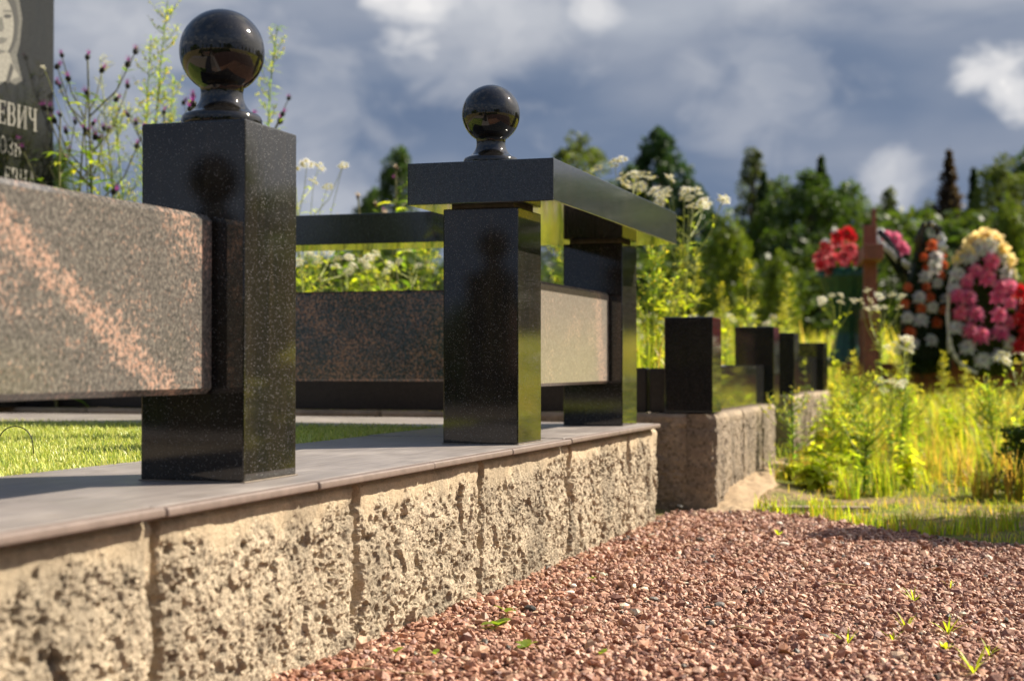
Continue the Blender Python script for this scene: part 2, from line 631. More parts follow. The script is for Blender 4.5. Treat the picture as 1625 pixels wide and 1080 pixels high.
M['crown'] = mat_leaf('tree_foliage', tint=(1.2, 1.15, 1.05), trans=0.42, scale=0.8, var=0.4)
M['bark'] = mat_vcol('bark', 0.9, 0.2, 14, 0.6, 0.02, 0.4, 6)
M['wood'] = mat_simple('red_brown_wood', (0.20, 0.065, 0.045), 0.55, 0.3, 18, 0.3, 0.004)
M['engrave'] = mat_simple('engraved_lettering', (0.22, 0.21, 0.185), 0.8, 0.4, 120, 0.2, 0.0005)
M['engrave_dark'] = mat_simple('engraved_half_tone', (0.10, 0.098, 0.09), 0.8, 0.5, 120, 0.2, 0.0005)
M['engrave_deep'] = mat_simple('engraved_shadow_tone', (0.035, 0.035, 0.034), 0.6, 0.4, 260, 0.1, 0.0005)
M['vase'] = mat_simple('dark_green_plastic', (0.010, 0.060, 0.034), 0.3, 0.4, 30, 0.2, 0.003)
M['foil'] = mat_simple('silver_foil_ribbon', (0.75, 0.76, 0.78), 0.18, 0.1, 60, 0.5, 0.01, 0.9)
M['ribbon_dark'] = mat_simple('black_satin_ribbon', (0.012, 0.013, 0.016), 0.25, 0.3, 30, 0.2, 0.004, 0.6)
M['gold'] = mat_simple('yellow_satin_ribbon', (0.75, 0.46, 0.05), 0.4, 0.2, 30, 0.3, 0.006, 0.5)
M['wire'] = mat_simple('black_wire', (0.01, 0.01, 0.01), 0.4, 0.1, 30, 0)
M['pebble'] = mat_vcol('pebble', 0.6, 0.35, 200, 0.3, 0.001, 0.15, 150)


def mat_ground():
    m, t, p, _ = new_mat('meadow_soil')
    co = t.n('ShaderNodeTexCoord').outputs['Object']
    a = t.noise(co, 1.3, 6, 0.65)
    b = t.noise(co, 14, 5, 0.7)
    c = t.ramp(b, [(0.3, (0.075, 0.085, 0.020)), (0.55, (0.17, 0.155, 0.045)), (0.75, (0.30, 0.225, 0.10))])
    c = t.mix(t.ramp(a, [(0.42, 0.0), (0.62, 1.0)]), c, t.ramp(b, [(0.3, (0.11, 0.15, 0.025)), (0.7, (0.22, 0.24, 0.05))]))
    # dry sandy soil where people walk, near the end of the gravel
    sx = t.n('ShaderNodeSeparateXYZ')
    t.l(co, sx.inputs[0])
    near = t.math('MULTIPLY', t.ramp(t.math('MULTIPLY', sx.outputs[0], 0.1), [(0.43, 1.0), (0.56, 0.0)]),
                  t.ramp(t.noise(co, 4.5, 5, 0.65), [(0.40, 0.0), (0.55, 1.0)]))
    c = t.mix(near, c, t.ramp(b, [(0.3, (0.17, 0.115, 0.065)), (0.7, (0.40, 0.29, 0.17))]))
    t.l(c, p.inputs['Base Color'])
    p.inputs['Roughness'].default_value = 0.95
    p.inputs['Specular IOR Level'].default_value = 0.1
    bump(t, t.math('ADD', b, t.noise(co, 60, 4)), 0.8, 0.03, p)
    return m


M['ground'] = mat_ground()

# ------------------------------------------------------------------ the setting: ground, gravel
ZG = -0.374                                   # top of the gravel
ZT = -0.141                                   # top of the tiles


def ground_z(u, v):
    u = np.asarray(u, float)
    v = np.asarray(v, float)
    d = np.hypot(u, v)
    z = ZG - 0.012 + 0.10 * sstep(4.2, 9.0, d) + 0.16 * sstep(8, 24, d) + 0.35 * sstep(20, 60, d)
    z = z + 0.03 * (fbm(u * 0.9, v * 0.9, 3, 3) - 0.5) * sstep(3.8, 5, u) + 0.25 * (fbm(u * 0.09, v * 0.09, 2, 9) - 0.5) * sstep(12, 40, d)
    # sand and soil banked up against the neighbouring plinth
    z = z + 0.035 * sstep(0.42, 0.70, v) * sstep(3.95, 4.35, u) * (1 - sstep(0.9, 1.2, v)) * (1 - sstep(6.5, 7.5, u))
    return z


def build_ground():
    k = np.linspace(-1, 1, 221)
    a = np.sign(k) * (np.abs(k) * 6 + 900 * np.abs(k) ** 6)
    U, Vv = np.meshgrid(a + 4.0, a, indexing='ij')
    Z = ground_z(U, Vv)
    n = len(a)
    idx = np.arange(n * n).reshape(n, n)
    Fc = np.stack([idx[:-1, :-1], idx[1:, :-1], idx[1:, 1:], idx[:-1, 1:]], -1).reshape(-1, 4)
    me = mesh_np('ground', np.stack([U, Vv, Z], -1).reshape(-1, 3), Fc, smooth=True)
    tag(obj('ground', me, mat=M['ground']), 'grassy soil of the cemetery reaching to the trees', kind='structure')


def gravel_edge(v):
    """how far the gravel reaches along X at each Y"""
    v = np.asarray(v, float)
    return 3.36 + 0.55 * sstep(0.0, 0.62, v) + 0.07 * (fbm(v * 5, v * 0 + 3.3, 3, 4) - 0.5)


def build_gravel():
    # bed
    us = np.linspace(-4, 0, 60) ** 1
    nU, nV = 120, 60
    tt = np.linspace(0, 1, nU)
    vv = np.linspace(-4.0, 0.83, nV)
    E_ = gravel_edge(vv)
    U = -5 + (E_[None, :] + 5) * tt[:, None] ** 0.7
    V = np.repeat(vv[None, :], nU, 0)
    Z = ZG - 0.006 + 0.006 * (fbm(U * 5, V * 5, 3, 8) - 0.5)
    Z = Z + 0.011 * (1 - sstep(1.5, 2.5, U)) * sstep(-.2, .5, V)
    Z = Z - 0.02 * sstep(0.985, 1.0, tt)[:, None]
    idx = np.arange(nU * nV).reshape(nU, nV)
    Fc = np.stack([idx[:-1, :-1], idx[1:, :-1], idx[1:, 1:], idx[:-1, 1:]], -1).reshape(-1, 4)
    bed = obj('gravel_path', mesh_np('gravel_path', np.stack([U, V, Z], -1).reshape(-1, 3), Fc, smooth=True), mat=M['gravel_bed'])
    tag(bed, 'bed of the red gravel path', kind='structure')
    # stones: angular, each with its own shape and colour
    sp = 0.0074
    u, v = np.meshgrid(np.arange(1.15, 4.0, sp), np.arange(-0.32, 0.835, sp), indexing='ij')
    u, v = u.ravel(), v.ravel()
    u = u + rng.uniform(-.5, .5, u.size) * sp
    v = v + rng.uniform(-.5, .5, v.size) * sp
    keep = (u < gravel_edge(v) + rng.normal(0, 0.035, u.size)) & (v < 0.822)
    far = u > 2.9
    keep &= ~(far & (rng.random(u.size) < 0.15))
    u, v = u[keep], v[keep]
    # a few thousand more lying on top or spilled into the grass
    n2 = 3000
    u2, v2 = rng.uniform(1.2, 4.15, n2), rng.uniform(-0.3, 0.80, n2)
    k2 = u2 < gravel_edge(v2) + 0.16
    u, v = np.concatenate([u, u2[k2]]), np.concatenate([v, v2[k2]])
    n = len(u)
    top = np.zeros(n)
    top[-k2.sum():] = 0.004
    bm = bmesh.new()
    bmesh.ops.create_icosphere(bm, subdivisions=1, radius=1.0)
    bv = np.array([x.co[:] for x in bm.verts])
    bf = np.array([[x.index for x in f.verts] for f in bm.faces])
    bm.free()
    r = rng.lognormal(math.log(0.0042), 0.35, n)
    r = np.clip(r, 0.0025, 0.0125)
    V = bv[None] * rng.uniform(0.62, 1.28, (n, len(bv), 1))
    V = V * rng.uniform(0.7, 1.25, (n, 1, 3)) * np.array([1, 1, 0.62])
    # random rotation
    q = rng.normal(size=(n, 4)) * np.array([1.6, .55, .55, 1.6])
    q /= np.linalg.norm(q, axis=1, keepdims=True)
    w, x, y, z = q.T
    R = np.stack([1 - 2 * (y * y + z * z), 2 * (x * y - z * w), 2 * (x * z + y * w),
                  2 * (x * y + z * w), 1 - 2 * (x * x + z * z), 2 * (y * z - x * w),
                  2 * (x * z - y * w), 2 * (y * z + x * w), 1 - 2 * (x * x + y * y)], -1).reshape(n, 3, 3)
    V = np.einsum('nij,nkj->nki', R, V) * r[:, None, None]
    zc = ZG - 0.004 + r * 0.35 + top + 0.008 * (fbm(u * 6, v * 6, 3, 8) - 0.5) + rng.uniform(-.0015, .0025, n)
    zc = zc + 0.013 * (1 - sstep(1.5, 2.5, u)) * sstep(-.2, .5, v)
    zc = zc - 0.012 * sstep(0.0, 0.10, u - gravel_edge(v))
    V += np.stack([u, v, zc], -1)[:, None, :]
    pal = np.array([(0.36, 0.175, 0.130), (0.42, 0.215, 0.160), (0.28, 0.125, 0.095), (0.48, 0.275, 0.205),
                    (0.20, 0.090, 0.075), (0.40, 0.225, 0.175), (0.56, 0.38, 0.30), (0.075, 0.06, 0.055), (0.66, 0.58, 0.50)])
    pal = pal * np.array([1.03, 1.05, 0.90])
    ci = rng.choice(len(pal), n, p=[.225, .19, .19, .12, .14, .085, .035, .010, .005])
    c = pal[ci] * rng.uniform(0.8, 1.18, (n, 1))
    Fc = (bf[None] + (np.arange(n) * len(bv))[:, None, None]).reshape(-1, 3)
    me = mesh_np('gravel', V.reshape(-1, 3), Fc, np.repeat(c, len(bv), 0))
    tag(obj('gravel', me, mat=M['gravel']), 'loose red crushed granite gravel covering the path', 'gravel', kind='stuff')


build_ground()
build_gravel()


# ------------------------------------------------------------------ split-face plinth blocks
def block_mesh(name, w, h, depth, res, seed, amp=0.011, skin=0.05, back=True, side_right=False):
    """split-face block: front lies at y=0 facing -Y, runs along +X from 0 to w, z from 0 to h"""
    nx, nz = max(8, int(w / res)), max(8, int(h / res))
    x = np.linspace(0, w, nx)
    z = np.linspace(0, h, nz)
    X, Zz = np.meshgrid(x, z, indexing='ij')
    ox = seed * 3.17
    lowm = sstep(0.0, 0.028, (h - skin * (-0.25 + 2.2 * fbm((X + ox) * 22, X * 0 + seed, 3, seed))) - Zz)   # 0 on the smooth skin at the top
    big = (fbm((X + ox) * 16, Zz * 16, 3, seed + 1) - 0.5)
    mid = (fbm((X + ox) * 60, Zz * 60, 3, seed + 2) - 0.5)
    fine = (fbm((X + ox) * 190, Zz * 190, 3, seed + 12, 0.6) - 0.5)
    f1 = facets((X + ox) * 24 + .5 * mid, Zz * 27 + .4 * fine, seed + 3)
    f2 = facets((X + ox) * 82, Zz * 90 + .4 * mid, seed + 4)
    f3 = facets((X + ox) * 200, Zz * 210, seed + 14)
    wa = worley((X + ox) * 46 + .25 * fine, Zz * 40 + .25 * mid, seed + 7)
    wb = worley((X + ox) * 105, Zz * 95, seed + 8)
    pit = (1 - sstep(0.10, 0.34, wa)) * sstep(0.42, 0.60, vnoise((X + ox) * 21, Zz * 21, None, seed + 40)) \
        + 0.55 * (1 - sstep(0.08, 0.30, wb)) * sstep(0.40, 0.6, vnoise((X + ox) * 37, Zz * 37, None, seed + 41))
    d = amp * (0.8 * big + lowm * (0.46 * f1 + 0.16 * f2 + 0.11 * f3 + 0.26 * fine - 0.62 * pit))
    # vertical comb marks left on the skin by the splitting blade
    d = d + (1 - lowm) * 0.0022 * (fbm((X + ox) * 55, Zz * 6, 3, seed + 9) - 0.5) * 2
    e = np.minimum(X, w - X)
    chip = 0.022 * (1 - sstep(0.0, 0.001 + 0.014 * fbm(Zz * 40 + X * 9, X * 0 + seed, 3, seed), e))
    d = d - chip - 0.006 * (1 - sstep(0, 0.010, h - Zz))
    Y = -d
    sx = X + (0.006 * (fbm(Zz * 35, Zz * 0 + seed + .5, 3, seed + 6) - 0.5) * (1 - sstep(0, 0.05, e)))
    V = np.stack([sx, Y, Zz], -1).reshape(-1, 3)
    idx = np.arange(nx * nz).reshape(nx, nz)
    Fc = np.stack([idx[:-1, :-1], idx[1:, :-1], idx[1:, 1:], idx[:-1, 1:]], -1).reshape(-1, 4)
    stain = sstep(0.42, 0.66, fbm((X + ox) * 12, Zz * 10, 5, seed + 31, .6)) * (0.5 + 0.5 * (1 - Zz / h))
    col = np.stack([(1 - lowm) * (1 - .4 * stain), stain, 0 * lowm], -1).reshape(-1, 3)
    # body behind the face
    ring = np.concatenate([idx[:, 0], idx[-1, 1:], idx[-2::-1, -1], idx[0, -2:0:-1]])
    bverts = V[ring].copy()
    bverts[:, 1] = depth
    if side_right:
        pass
    o = len(V)
    m = len(ring)
    V = np.concatenate([V, bverts])
    col = np.concatenate([col, np.tile([[0.0, 0.8, 0]], (m, 1))])
    a = np.arange(m)
    b = (a + 1) % m
    Fc = np.concatenate([Fc, np.stack([ring[b], ring[a], o + a, o + b], -1)])
    return mesh_np(name, V, Fc, col, smooth=False)


def rough_face(name, w, h, res, seed, amp, skin=0.0):
    return block_mesh(name, w, h, 0.05, res, seed, amp, skin)


VW = 0.812                                     # face of our plinth
plinth = thing('grave_plinth', 'low plinth of rough tan split-face blocks topped with grey tiles beside the gravel', 'plinth', (0, VW, ZG - 0.03))
hb = (ZT - 0.012) - (ZG - 0.03)
JO = [0.42, 0.885, 1.358, 1.854, 2.350, 2.873, 3.362, 3.655]
for i in range(len(JO) - 1):
    w = JO[i + 1] - JO[i] - 0.0075
    me = block_mesh('block', w, hb, 0.10, 0.0024 if i > 0 else 0.006, 21 + i * 3, 0.0125, 0.026)
    b = obj('block', me, plinth, M['block'], (JO[i] + 0.003, 0.0, 0))
# end face of the plinth, turned to the neighbouring plot
me = block_mesh('block', 0.42, hb, 0.04, 0.006, 77, 0.012, 0.045)
b = obj('block', me, plinth, M['block'], (3.655, 0.012, 0))
b.rotation_euler = (0, 0, math.pi / 2)
b.location = (3.650, 0.022, 0)
core = obj('core', box_mesh('core', (0.22, 0.034, 0.0), (3.64, 2.6, hb - 0.002)), plinth, M['mortar'])

# tiles on the plinth (u0,u1,v0,v1) with a rounded nose towards the path
tz = ZT - (ZG - 0.03)


def tile(u0, u1, v0, v1, dz=0.0, nose=None):
    me = box_mesh('tile', (u0, v0 - VW, tz - 0.010 + dz), (u1, v1 - VW, tz + dz), 0.0018, 2)
    return obj('tile', me, plinth, M['tile'])


VE = 0.792
for u0, u1, dz in ((0.40, 0.862, 0.0), (0.866, 1.345, 0.001), (1.349, 2.822, 0.0), (2.826, 3.605, 0.0012)):
    t_ = tile(u0, u1, VE + 0.018, 1.215, dz)
    # nose strips in shorter lengths
    cuts = [u0] + [c for c in (1.70, 2.09, 2.46, 3.20) if u0 < c < u1] + [u1]
    for a, c in zip(cuts[:-1], cuts[1:]):
        off = rng.uniform(-.0012, .0012)
        s = obj('edge_trim', box_mesh('edge_trim', (a + .0008, VE - VW + off, tz - 0.0105 + dz), (c - .0008, VE - VW + 0.0175, tz - 0.0004 + dz), 0.004, 3), t_, M['trim'])
# rear border of tiles, along Y
for v0, v1 in ((1.219, 1.70), (1.704, 2.18), (2.184, 2.66), (2.664, 3.2)):
    tile(3.26, 3.82, v0, v1, 0.0008)
    tile(0.20, 0.62, v0, v1, 0.0006)
obj('core', box_mesh('core', (3.0, 2.0 - VW, 0.0), (3.80, 3.2 - VW, hb - 0.003)), plinth, M['mortar'])
for o in plinth.children:
    if o.name.startswith('core'):
        pass
# mortar bed just under the tiles
obj('mortar_bed', box_mesh('mortar_bed', (0.42, 0.004, hb - 0.004), (3.62, 0.40, hb + 0.0022), 0.0005, 1), plinth, M['mortar'])


# ------------------------------------------------------------------ posts, rails, bench
BALL_H = 0.150


def ball_mesh(name, r, h):
    """turned finial: flange, cove, neck, ball"""
    zc = h - r
    prof = [(0.0, 0.0), (0.0485, 0.0), (0.0500, 0.0015), (0.0500, 0.0115), (0.0490, 0.0150), (0.0465, 0.0175)]
    for i in range(9):
        t = i / 8
        prof.append((0.0455 - (0.0455 - 0.0262) * math.sin(t * math.pi / 2) ** 0.85, 0.0180 + 0.0265 * t ** 1.35))
    rn = 0.0268
    a0 = -math.acos(rn / r)
    for i in range(33):
        a = a0 + (math.pi / 2 - a0) * i / 32
        prof.append((max(r * math.cos(a), 1e-5), zc + r * math.sin(a)))
    return lathe(name, prof, 64)


PW = 0.14
ball_me = ball_mesh('finial', 0.0528, BALL_H)
post = thing('fence_post', 'tall black granite post with ball top at the end of the brown rail', 'fence post', (1.649 + PW / 2, 0.867 + PW / 2, ZT))
obj('shaft', box_mesh('shaft', (-PW / 2, -PW / 2, 0.0012), (PW / 2, PW / 2, 0.434), 0.0022, 2), post, M['black'])
obj('finial', ball_me, post, M['ball'], (0, -0.001, 0.434))
seal = box_mesh('sealant', (-PW / 2 - .0022, -PW / 2 - .0022, 0.0002), (PW / 2 + .0022, PW / 2 + .0022, 0.0016), 0.0006, 1)
obj('sealant', seal, post, M['mortar'])

ZS = 0.282                                     # underside of the bench slab
bench = thing('granite_bench', 'black granite bench slab with ball finial on two square legs', 'bench', (2.576 + PW / 2, 0.821 + PW / 2, ZT))
bx, by = 2.576 + PW / 2, 0.821 + PW / 2
leg_me = box_mesh('leg', (-PW / 2, -PW / 2, 0.0012), (PW / 2, PW / 2, ZS - ZT - 0.006), 0.0022, 2)
obj('sealant', seal, bench, M['mortar'])
obj('sealant', seal, bench, M['mortar'], (3.414 - 2.576, 0.839 - 0.821, 0))
obj('leg', leg_me, bench, M['black'])
obj('leg', leg_me, bench, M['black'], (3.414 - 2.576, 0.839 - 0.821, 0))
pad = box_mesh('joint_pad', (-0.058, -0.058, ZS - ZT - 0.0062), (0.058, 0.058, ZS - ZT + 0.0002))
obj('joint_pad', pad, bench, M['mortar'])
obj('joint_pad', pad, bench, M['mortar'], (3.414 - 2.576, 0.839 - 0.821, 0))
slab = obj('slab', box_mesh('slab', (2.547 - bx, 0.748 - by, ZS - ZT), (3.578 - bx, 1.018 - by, ZS + 0.074 - ZT), 0.0016, 2), bench, M['slate'])
obj('finial', ball_me, bench, M['ball'], (0.0, 0.004, ZS + 0.074 - ZT))

beam = thing('granite_beam', 'long black granite slab running left from the bench above the rear rail', 'slab', (3.42, 1.6, ZT))
obj('slab', box_mesh('slab', (-0.085, 1.021 - 1.6, ZS - ZT + .001), (0.10, 0.75, ZS + 0.072 - ZT), 0.0016, 2), beam, M['slate'])
obj('leg', box_mesh('leg', (-0.06, 0.28, 0.0012), (0.08, 0.42, ZS - ZT + .001), 0.0022, 2), beam, M['black'])


def rail(name, label, a, b, mat, bev=0.0055):
    c = [(a[i] + b[i]) / 2 for i in range(3)]
    me = box_mesh(name, [a[i] - c[i] for i in range(3)], [b[i] - c[i] for i in range(3)], bev, 1)
    for p in me.polygons:
        p.use_smooth = False
    return tag(obj(name, me, None, mat, c), label, 'fence rail', 'granite fence rails')


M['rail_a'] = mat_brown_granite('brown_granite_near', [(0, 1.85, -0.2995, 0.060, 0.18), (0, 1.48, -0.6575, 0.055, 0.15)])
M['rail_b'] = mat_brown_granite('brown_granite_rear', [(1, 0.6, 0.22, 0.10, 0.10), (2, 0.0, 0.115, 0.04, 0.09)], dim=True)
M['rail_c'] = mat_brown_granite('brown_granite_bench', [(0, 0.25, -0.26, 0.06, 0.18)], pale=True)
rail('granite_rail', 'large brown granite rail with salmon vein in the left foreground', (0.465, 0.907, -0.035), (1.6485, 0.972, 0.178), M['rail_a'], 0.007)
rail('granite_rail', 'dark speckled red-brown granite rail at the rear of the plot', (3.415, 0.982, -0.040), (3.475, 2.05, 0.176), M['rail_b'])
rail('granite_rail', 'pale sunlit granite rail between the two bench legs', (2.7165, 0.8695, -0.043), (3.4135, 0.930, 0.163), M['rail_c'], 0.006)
# the post that carries the near end of the first rail, left of the picture
p0 = thing('fence_post', 'black granite post beyond the left edge carrying the near rail', 'fence post', (0.394, 0.94, ZT))
obj('shaft', box_mesh('shaft', (-PW / 2, -PW / 2, 0.0012), (PW / 2, PW / 2, 0.434), 0.0022, 2), p0, M['black'])
obj('finial', ball_me, p0, M['ball'], (0, 0, 0.434))
p9 = thing('fence_post', 'ball-topped granite post outside the picture, mirrored in the tall post', 'fence post', (0.394, 1.60, ZT))
obj('shaft', box_mesh('shaft', (-PW / 2, -PW / 2, 0.0012), (PW / 2, PW / 2, 0.434), 0.0022, 2), p9, M['black'])
obj('finial', ball_me, p9, M['ball'], (0, 0, 0.434))
rail('granite_rail', 'granite rail outside the picture, between the two posts left of the view', (0.365, 1.011, -0.035), (0.425, 1.529, 0.178), M['rail_b'])


# ------------------------------------------------------------------ headstone with portrait and lettering
VS = 2.95
SE = 4.297                                     # right edge of the stone
hs = thing('headstone', 'dark granite headstone with engraved portrait and Cyrillic lettering at the left edge', 'headstone', (SE - 0.30, VS + 0.04, -0.131))
obj('slab', box_mesh('slab', (-0.30, -0.04, 0.10), (0.30, 0.04, 1.60), 0.003, 2), hs, M['stone'])
obj('base', box_mesh('base', (-0.34, -0.10, 0.0012), (0.38, 0.10, 0.10), 0.004, 2), hs, M['black'])
HS = np.array([SE - 0.30, VS + 0.04, -0.131])


def face_pt(x, y, lift):
    p = pv(x, y, VS) - HS
    return (p[0], -0.04 - lift, p[2])


def plate(mb, pts, lift, mi):
    mb.mi = mi
    mb.add([face_pt(x, y, lift) for x, y in pts], [tuple(range(len(pts)))])


def oval(cx, cy, rx, ry, a0=0, a1=360, n=20):
    return [(cx + rx * math.cos(math.radians(a0 + (a1 - a0) * i / n)), cy + ry * math.sin(math.radians(a0 + (a1 - a0) * i / n))) for i in range(n + (1 if a1 - a0 < 360 else 0))]


mb = MB()
# scarf and shoulders, face, features: flat engraved tones, each a hair's breadth above the last
plate(mb, [(-60, 135), (-55, 60), (-40, -10), (-10, -45), (18, -30), (30, 0), (35, 30), (31, 70), (26, 88), (32, 115), (35, 128), (24, 135), (10, 128), (-10, 140)], 0.0010, 1)
plate(mb, [(-58, 128), (-48, 60), (-36, 0), (-8, -36), (14, -22), (25, 6), (29, 32), (26, 64), (20, 78), (8, 96), (0, 110)], 0.0016, 2)
plate(mb, oval(-6, 42, 27, 52, 0, 360, 26), 0.0022, 0)
plate(mb, [(-26, 84), (14, 84), (20, 104), (30, 122), (14, 128), (-10, 132), (-40, 126)], 0.0019, 0)
plate(mb, [(8, 132), (16, 100), (21, 108), (13, 133)], 0.0026, 2)
plate(mb, oval(11, 26, 6, 3.2), 0.0028, 2)
plate(mb, oval(-14, 26, 6, 3.2), 0.0028, 2)
plate(mb, [(4, 16), (18, 17), (19, 20), (4, 19)], 0.0028, 1)
plate(mb, [(-1, 28), (2, 27), (6, 47), (1, 51), (-5, 49)], 0.0028, 1)
plate(mb, [(-10, 62), (0, 59), (11, 61), (7, 68), (-1, 70), (-8, 67)], 0.0028, 1)
plate(mb, oval(-1, 82, 9, 3), 0.0028, 1)
obj('portrait', mb.mesh('portrait', [M['engrave'], M['engrave_dark'], M['engrave_deep']]), hs)

# serif capitals drawn as thick and thin strokes on a 0..w by 0..1 cell
GL = {
    'Е': (.62, [(.12, 0, .12, 1, .17), (.04, .03, .58, .03, .07), (.04, .97, .56, .97, .07), (.12, .51, .42, .51, .07), (.57, 0, .57, .22, .06), (.55, .80, .55, 1, .06), (.42, .40, .42, .62, .05)]),
    'В': (.66, [(.12, 0, .12, 1, .17), (.04, .03, .45, .03, .07), (.04, .97, .42, .97, .07), (.12, .53, .44, .53, .06), (.44, .97, .54, .76, .12), (.54, .76, .44, .53, .12), (.44, .53, .58, .28, .13), (.58, .28, .45, .03, .13)]),
    'И': (.78, [(.13, 0, .13, 1, .16), (.65, 0, .65, 1, .16), (.15, .06, .63, .94, .07), (.02, .02, .26, .02, .05), (.02, .98, .26, .98, .05), (.53, .02, .77, .02, .05), (.53, .98, .77, .98, .05)]),
    'Ч': (.70, [(.56, 0, .56, 1, .16), (.12, 1, .14, .62, .14), (.14, .62, .30, .48, .10), (.30, .48, .56, .54, .08), (.44, .02, .69, .02, .05), (.44, .98, .69, .98, .05), (.0, .98, .26, .98, .05)]),
    'О': (.74, [(.37, 1, .13, .78, .09), (.13, .80, .10, .22, .15), (.11, .22, .37, .0, .09), (.37, .0, .63, .22, .09), (.64, .22, .61, .80, .15), (.61, .78, .37, 1, .09)]),
    'З': (.58, [(.08, .80, .26, .98, .07), (.26, .98, .46, .86, .11), (.46, .86, .44, .62, .13), (.44, .62, .22, .53, .07), (.22, .53, .50, .36, .10), (.50, .36, .46, .10, .14), (.46, .10, .24, .02, .08), (.24, .02, .06, .20, .07)]),
    'Ь': (.66, [(.12, 0, .12, 1, .16), (.0, .98, .26, .98, .05), (.04, .02, .45, .02, .06), (.12, .54, .42, .54, .06), (.42, .54, .57, .30, .13), (.57, .30, .45, .03, .12)]),
    'Н': (.78, [(.13, 0, .13, 1, .16), (.65, 0, .65, 1, .16), (.13, .51, .65, .51, .07), (.02, .02, .26, .02, .05), (.02, .98, .26, .98, .05), (.53, .02, .77, .02, .05), (.53, .98, .77, .98, .05)]),
    'А': (.78, [(.10, 0, .38, 1, .07), (.38, 1, .66, 0, .16), (.20, .33, .56, .33, .06), (.0, .02, .22, .02, .05), (.52, .02, .78, .02, .05)]),
}


def letter(ch, u, z, h, parent):
    """one capital, lower left corner at (u, z) on the face of the stone"""
    w, strokes = GL[ch]
    mb = MB()
    for i, (x0, y0, x1, y1, tk) in enumerate(strokes):
        a, b = Vector((x0, y0)), Vector((x1, y1))
        d = (b - a).normalized()
        a, b = a - d * 0.02, b + d * 0.02
        n = Vector((-d.y, d.x)) * tk / 2
        y = -0.0408 - 0.00012 * i
        mb.add([(p.x * h * 0.92, y, p.y * h) for p in (a - n, b - n, b + n, a + n)], [(0, 1, 2, 3)])
    o = obj('letter', mb.mesh('letter', M['engrave']), parent, loc=(u, 0, z))
    return w * h * 0.92 + h * 0.10


ins = [('ЕВИЧ', 58, 209, 0.070), ('ОЗЬ', 33, 250, 0.055), ('ЕВНА', 56, 301, 0.055)]
for text, xr, yb, h in ins:
    wtot = sum(GL[c][0] * h * 0.92 + h * 0.10 for c in text) - h * 0.10
    p = pv(xr, yb, VS) - HS
    u = p[0] - wtot
    for c in text:
        u += letter(c, u, p[2], h, hs)

# ------------------------------------------------------------------ turf and the wire loop
def build_turf():
    n = 52000
    u = rng.uniform(1.55, 3.30, n)
    v = rng.uniform(1.205, 2.75, n)
    h = rng.uniform(0.007, 0.016, n)
    w = rng.uniform(0.0011, 0.0020, n)
    a = rng.uniform(0, 2 * math.pi, n)
    lean = rng.uniform(0.1, 1.1, n)
    dx, dy = np.cos(a), np.sin(a)
    b = np.stack([u, v, np.full(n, ZT - 0.006)], -1)
    s = np.stack([-dy, dx, 0 * a], -1) * w[:, None] / 2
    mid = b + np.stack([dx * h * lean * .35, dy * h * lean * .35, h * 0.62], -1)
    tip = b + np.stack([dx * h * lean, dy * h * lean, h * (1.1 - 0.3 * lean)], -1)
    V = np.stack([b - s, b + s, mid - s * .9, mid + s * .9, tip - s * .25, tip + s * .25], 1).reshape(-1, 3)
    o = np.arange(n)[:, None] * 6
    Fc = np.concatenate([o + np.array([[0, 1, 3, 2]]), o + np.array([[2, 3, 5, 4]])])
    pal = np.array([(0.42, 0.49, 0.12), (0.50, 0.53, 0.17), (0.29, 0.39, 0.075), (0.60, 0.60, 0.27)])
    c = pal[rng.choice(4, n, p=[.4, .28, .22, .10])] * rng.uniform(.85, 1.15, (n, 1))
    tag(obj('turf', mesh_np('turf', V, Fc, np.repeat(c, 6, 0)), mat=M['turf']), 'bright green artificial turf filling the plot', 'turf', kind='stuff')
    me = box_mesh('turf_mat', (1.3, 1.200, ZT - 0.0115), (3.255, 2.8, ZT - 0.006))
    tag(obj('turf_mat', me, mat=mat_simple('turf_backing', (0.10, 0.16, 0.03), 0.9, 0.3, 90, 0.3, 0.002)), 'backing of the artificial turf', kind='structure')


build_turf()
mb = MB()
c0 = np.array([2.30, 1.64, ZT])
base = pd(36, 690, 2.45)
cu, cv = 2.03, 1.46
pts = []
for i in range(13):
    t = i / 12
    pts.append((cu + 0.028 * math.cos(math.pi * t) * RT[0], cv + -0.028 * math.cos(math.pi * t) * RT[1] * -1, ZT + 0.004 + 0.042 * math.sin(math.pi * t) ** 0.7))
mb.tube(pts, 0.0009, 5)
tag(obj('wire_loop', mb.mesh('wire_loop', M['wire'], True)), 'thin black wire loop sticking out of the artificial turf', 'wire')

# ------------------------------------------------------------------ neighbouring plots
def old_plinth(label, u0, u1, v0, v1, zt, seed, joints, depth_z=0.09):
    zb = ZG - 0.05
    root = thing('grave_plinth', label, 'plinth', (u0, v0, zb))
    h = zt - zb
    cuts = [0.0] + joints + [u1 - u0]
    for i, (a, b) in enumerate(zip(cuts[:-1], cuts[1:])):
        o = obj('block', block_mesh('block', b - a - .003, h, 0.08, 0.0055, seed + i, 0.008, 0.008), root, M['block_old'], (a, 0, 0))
    # the face turned to the viewer
    nv = 3
    L = (v1 - v0) / nv
    for i in range(nv):
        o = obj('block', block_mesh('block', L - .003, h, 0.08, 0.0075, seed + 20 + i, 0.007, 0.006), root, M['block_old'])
        o.rotation_euler = (0, 0, -math.pi / 2)
        o.location = (0.002, (i + 1) * L, 0)
    obj('core', box_mesh('core', (0.02, 0.02, 0), (u1 - u0 - .02, v1 - v0, h - 0.004)), root, M['mortar'])
    return root


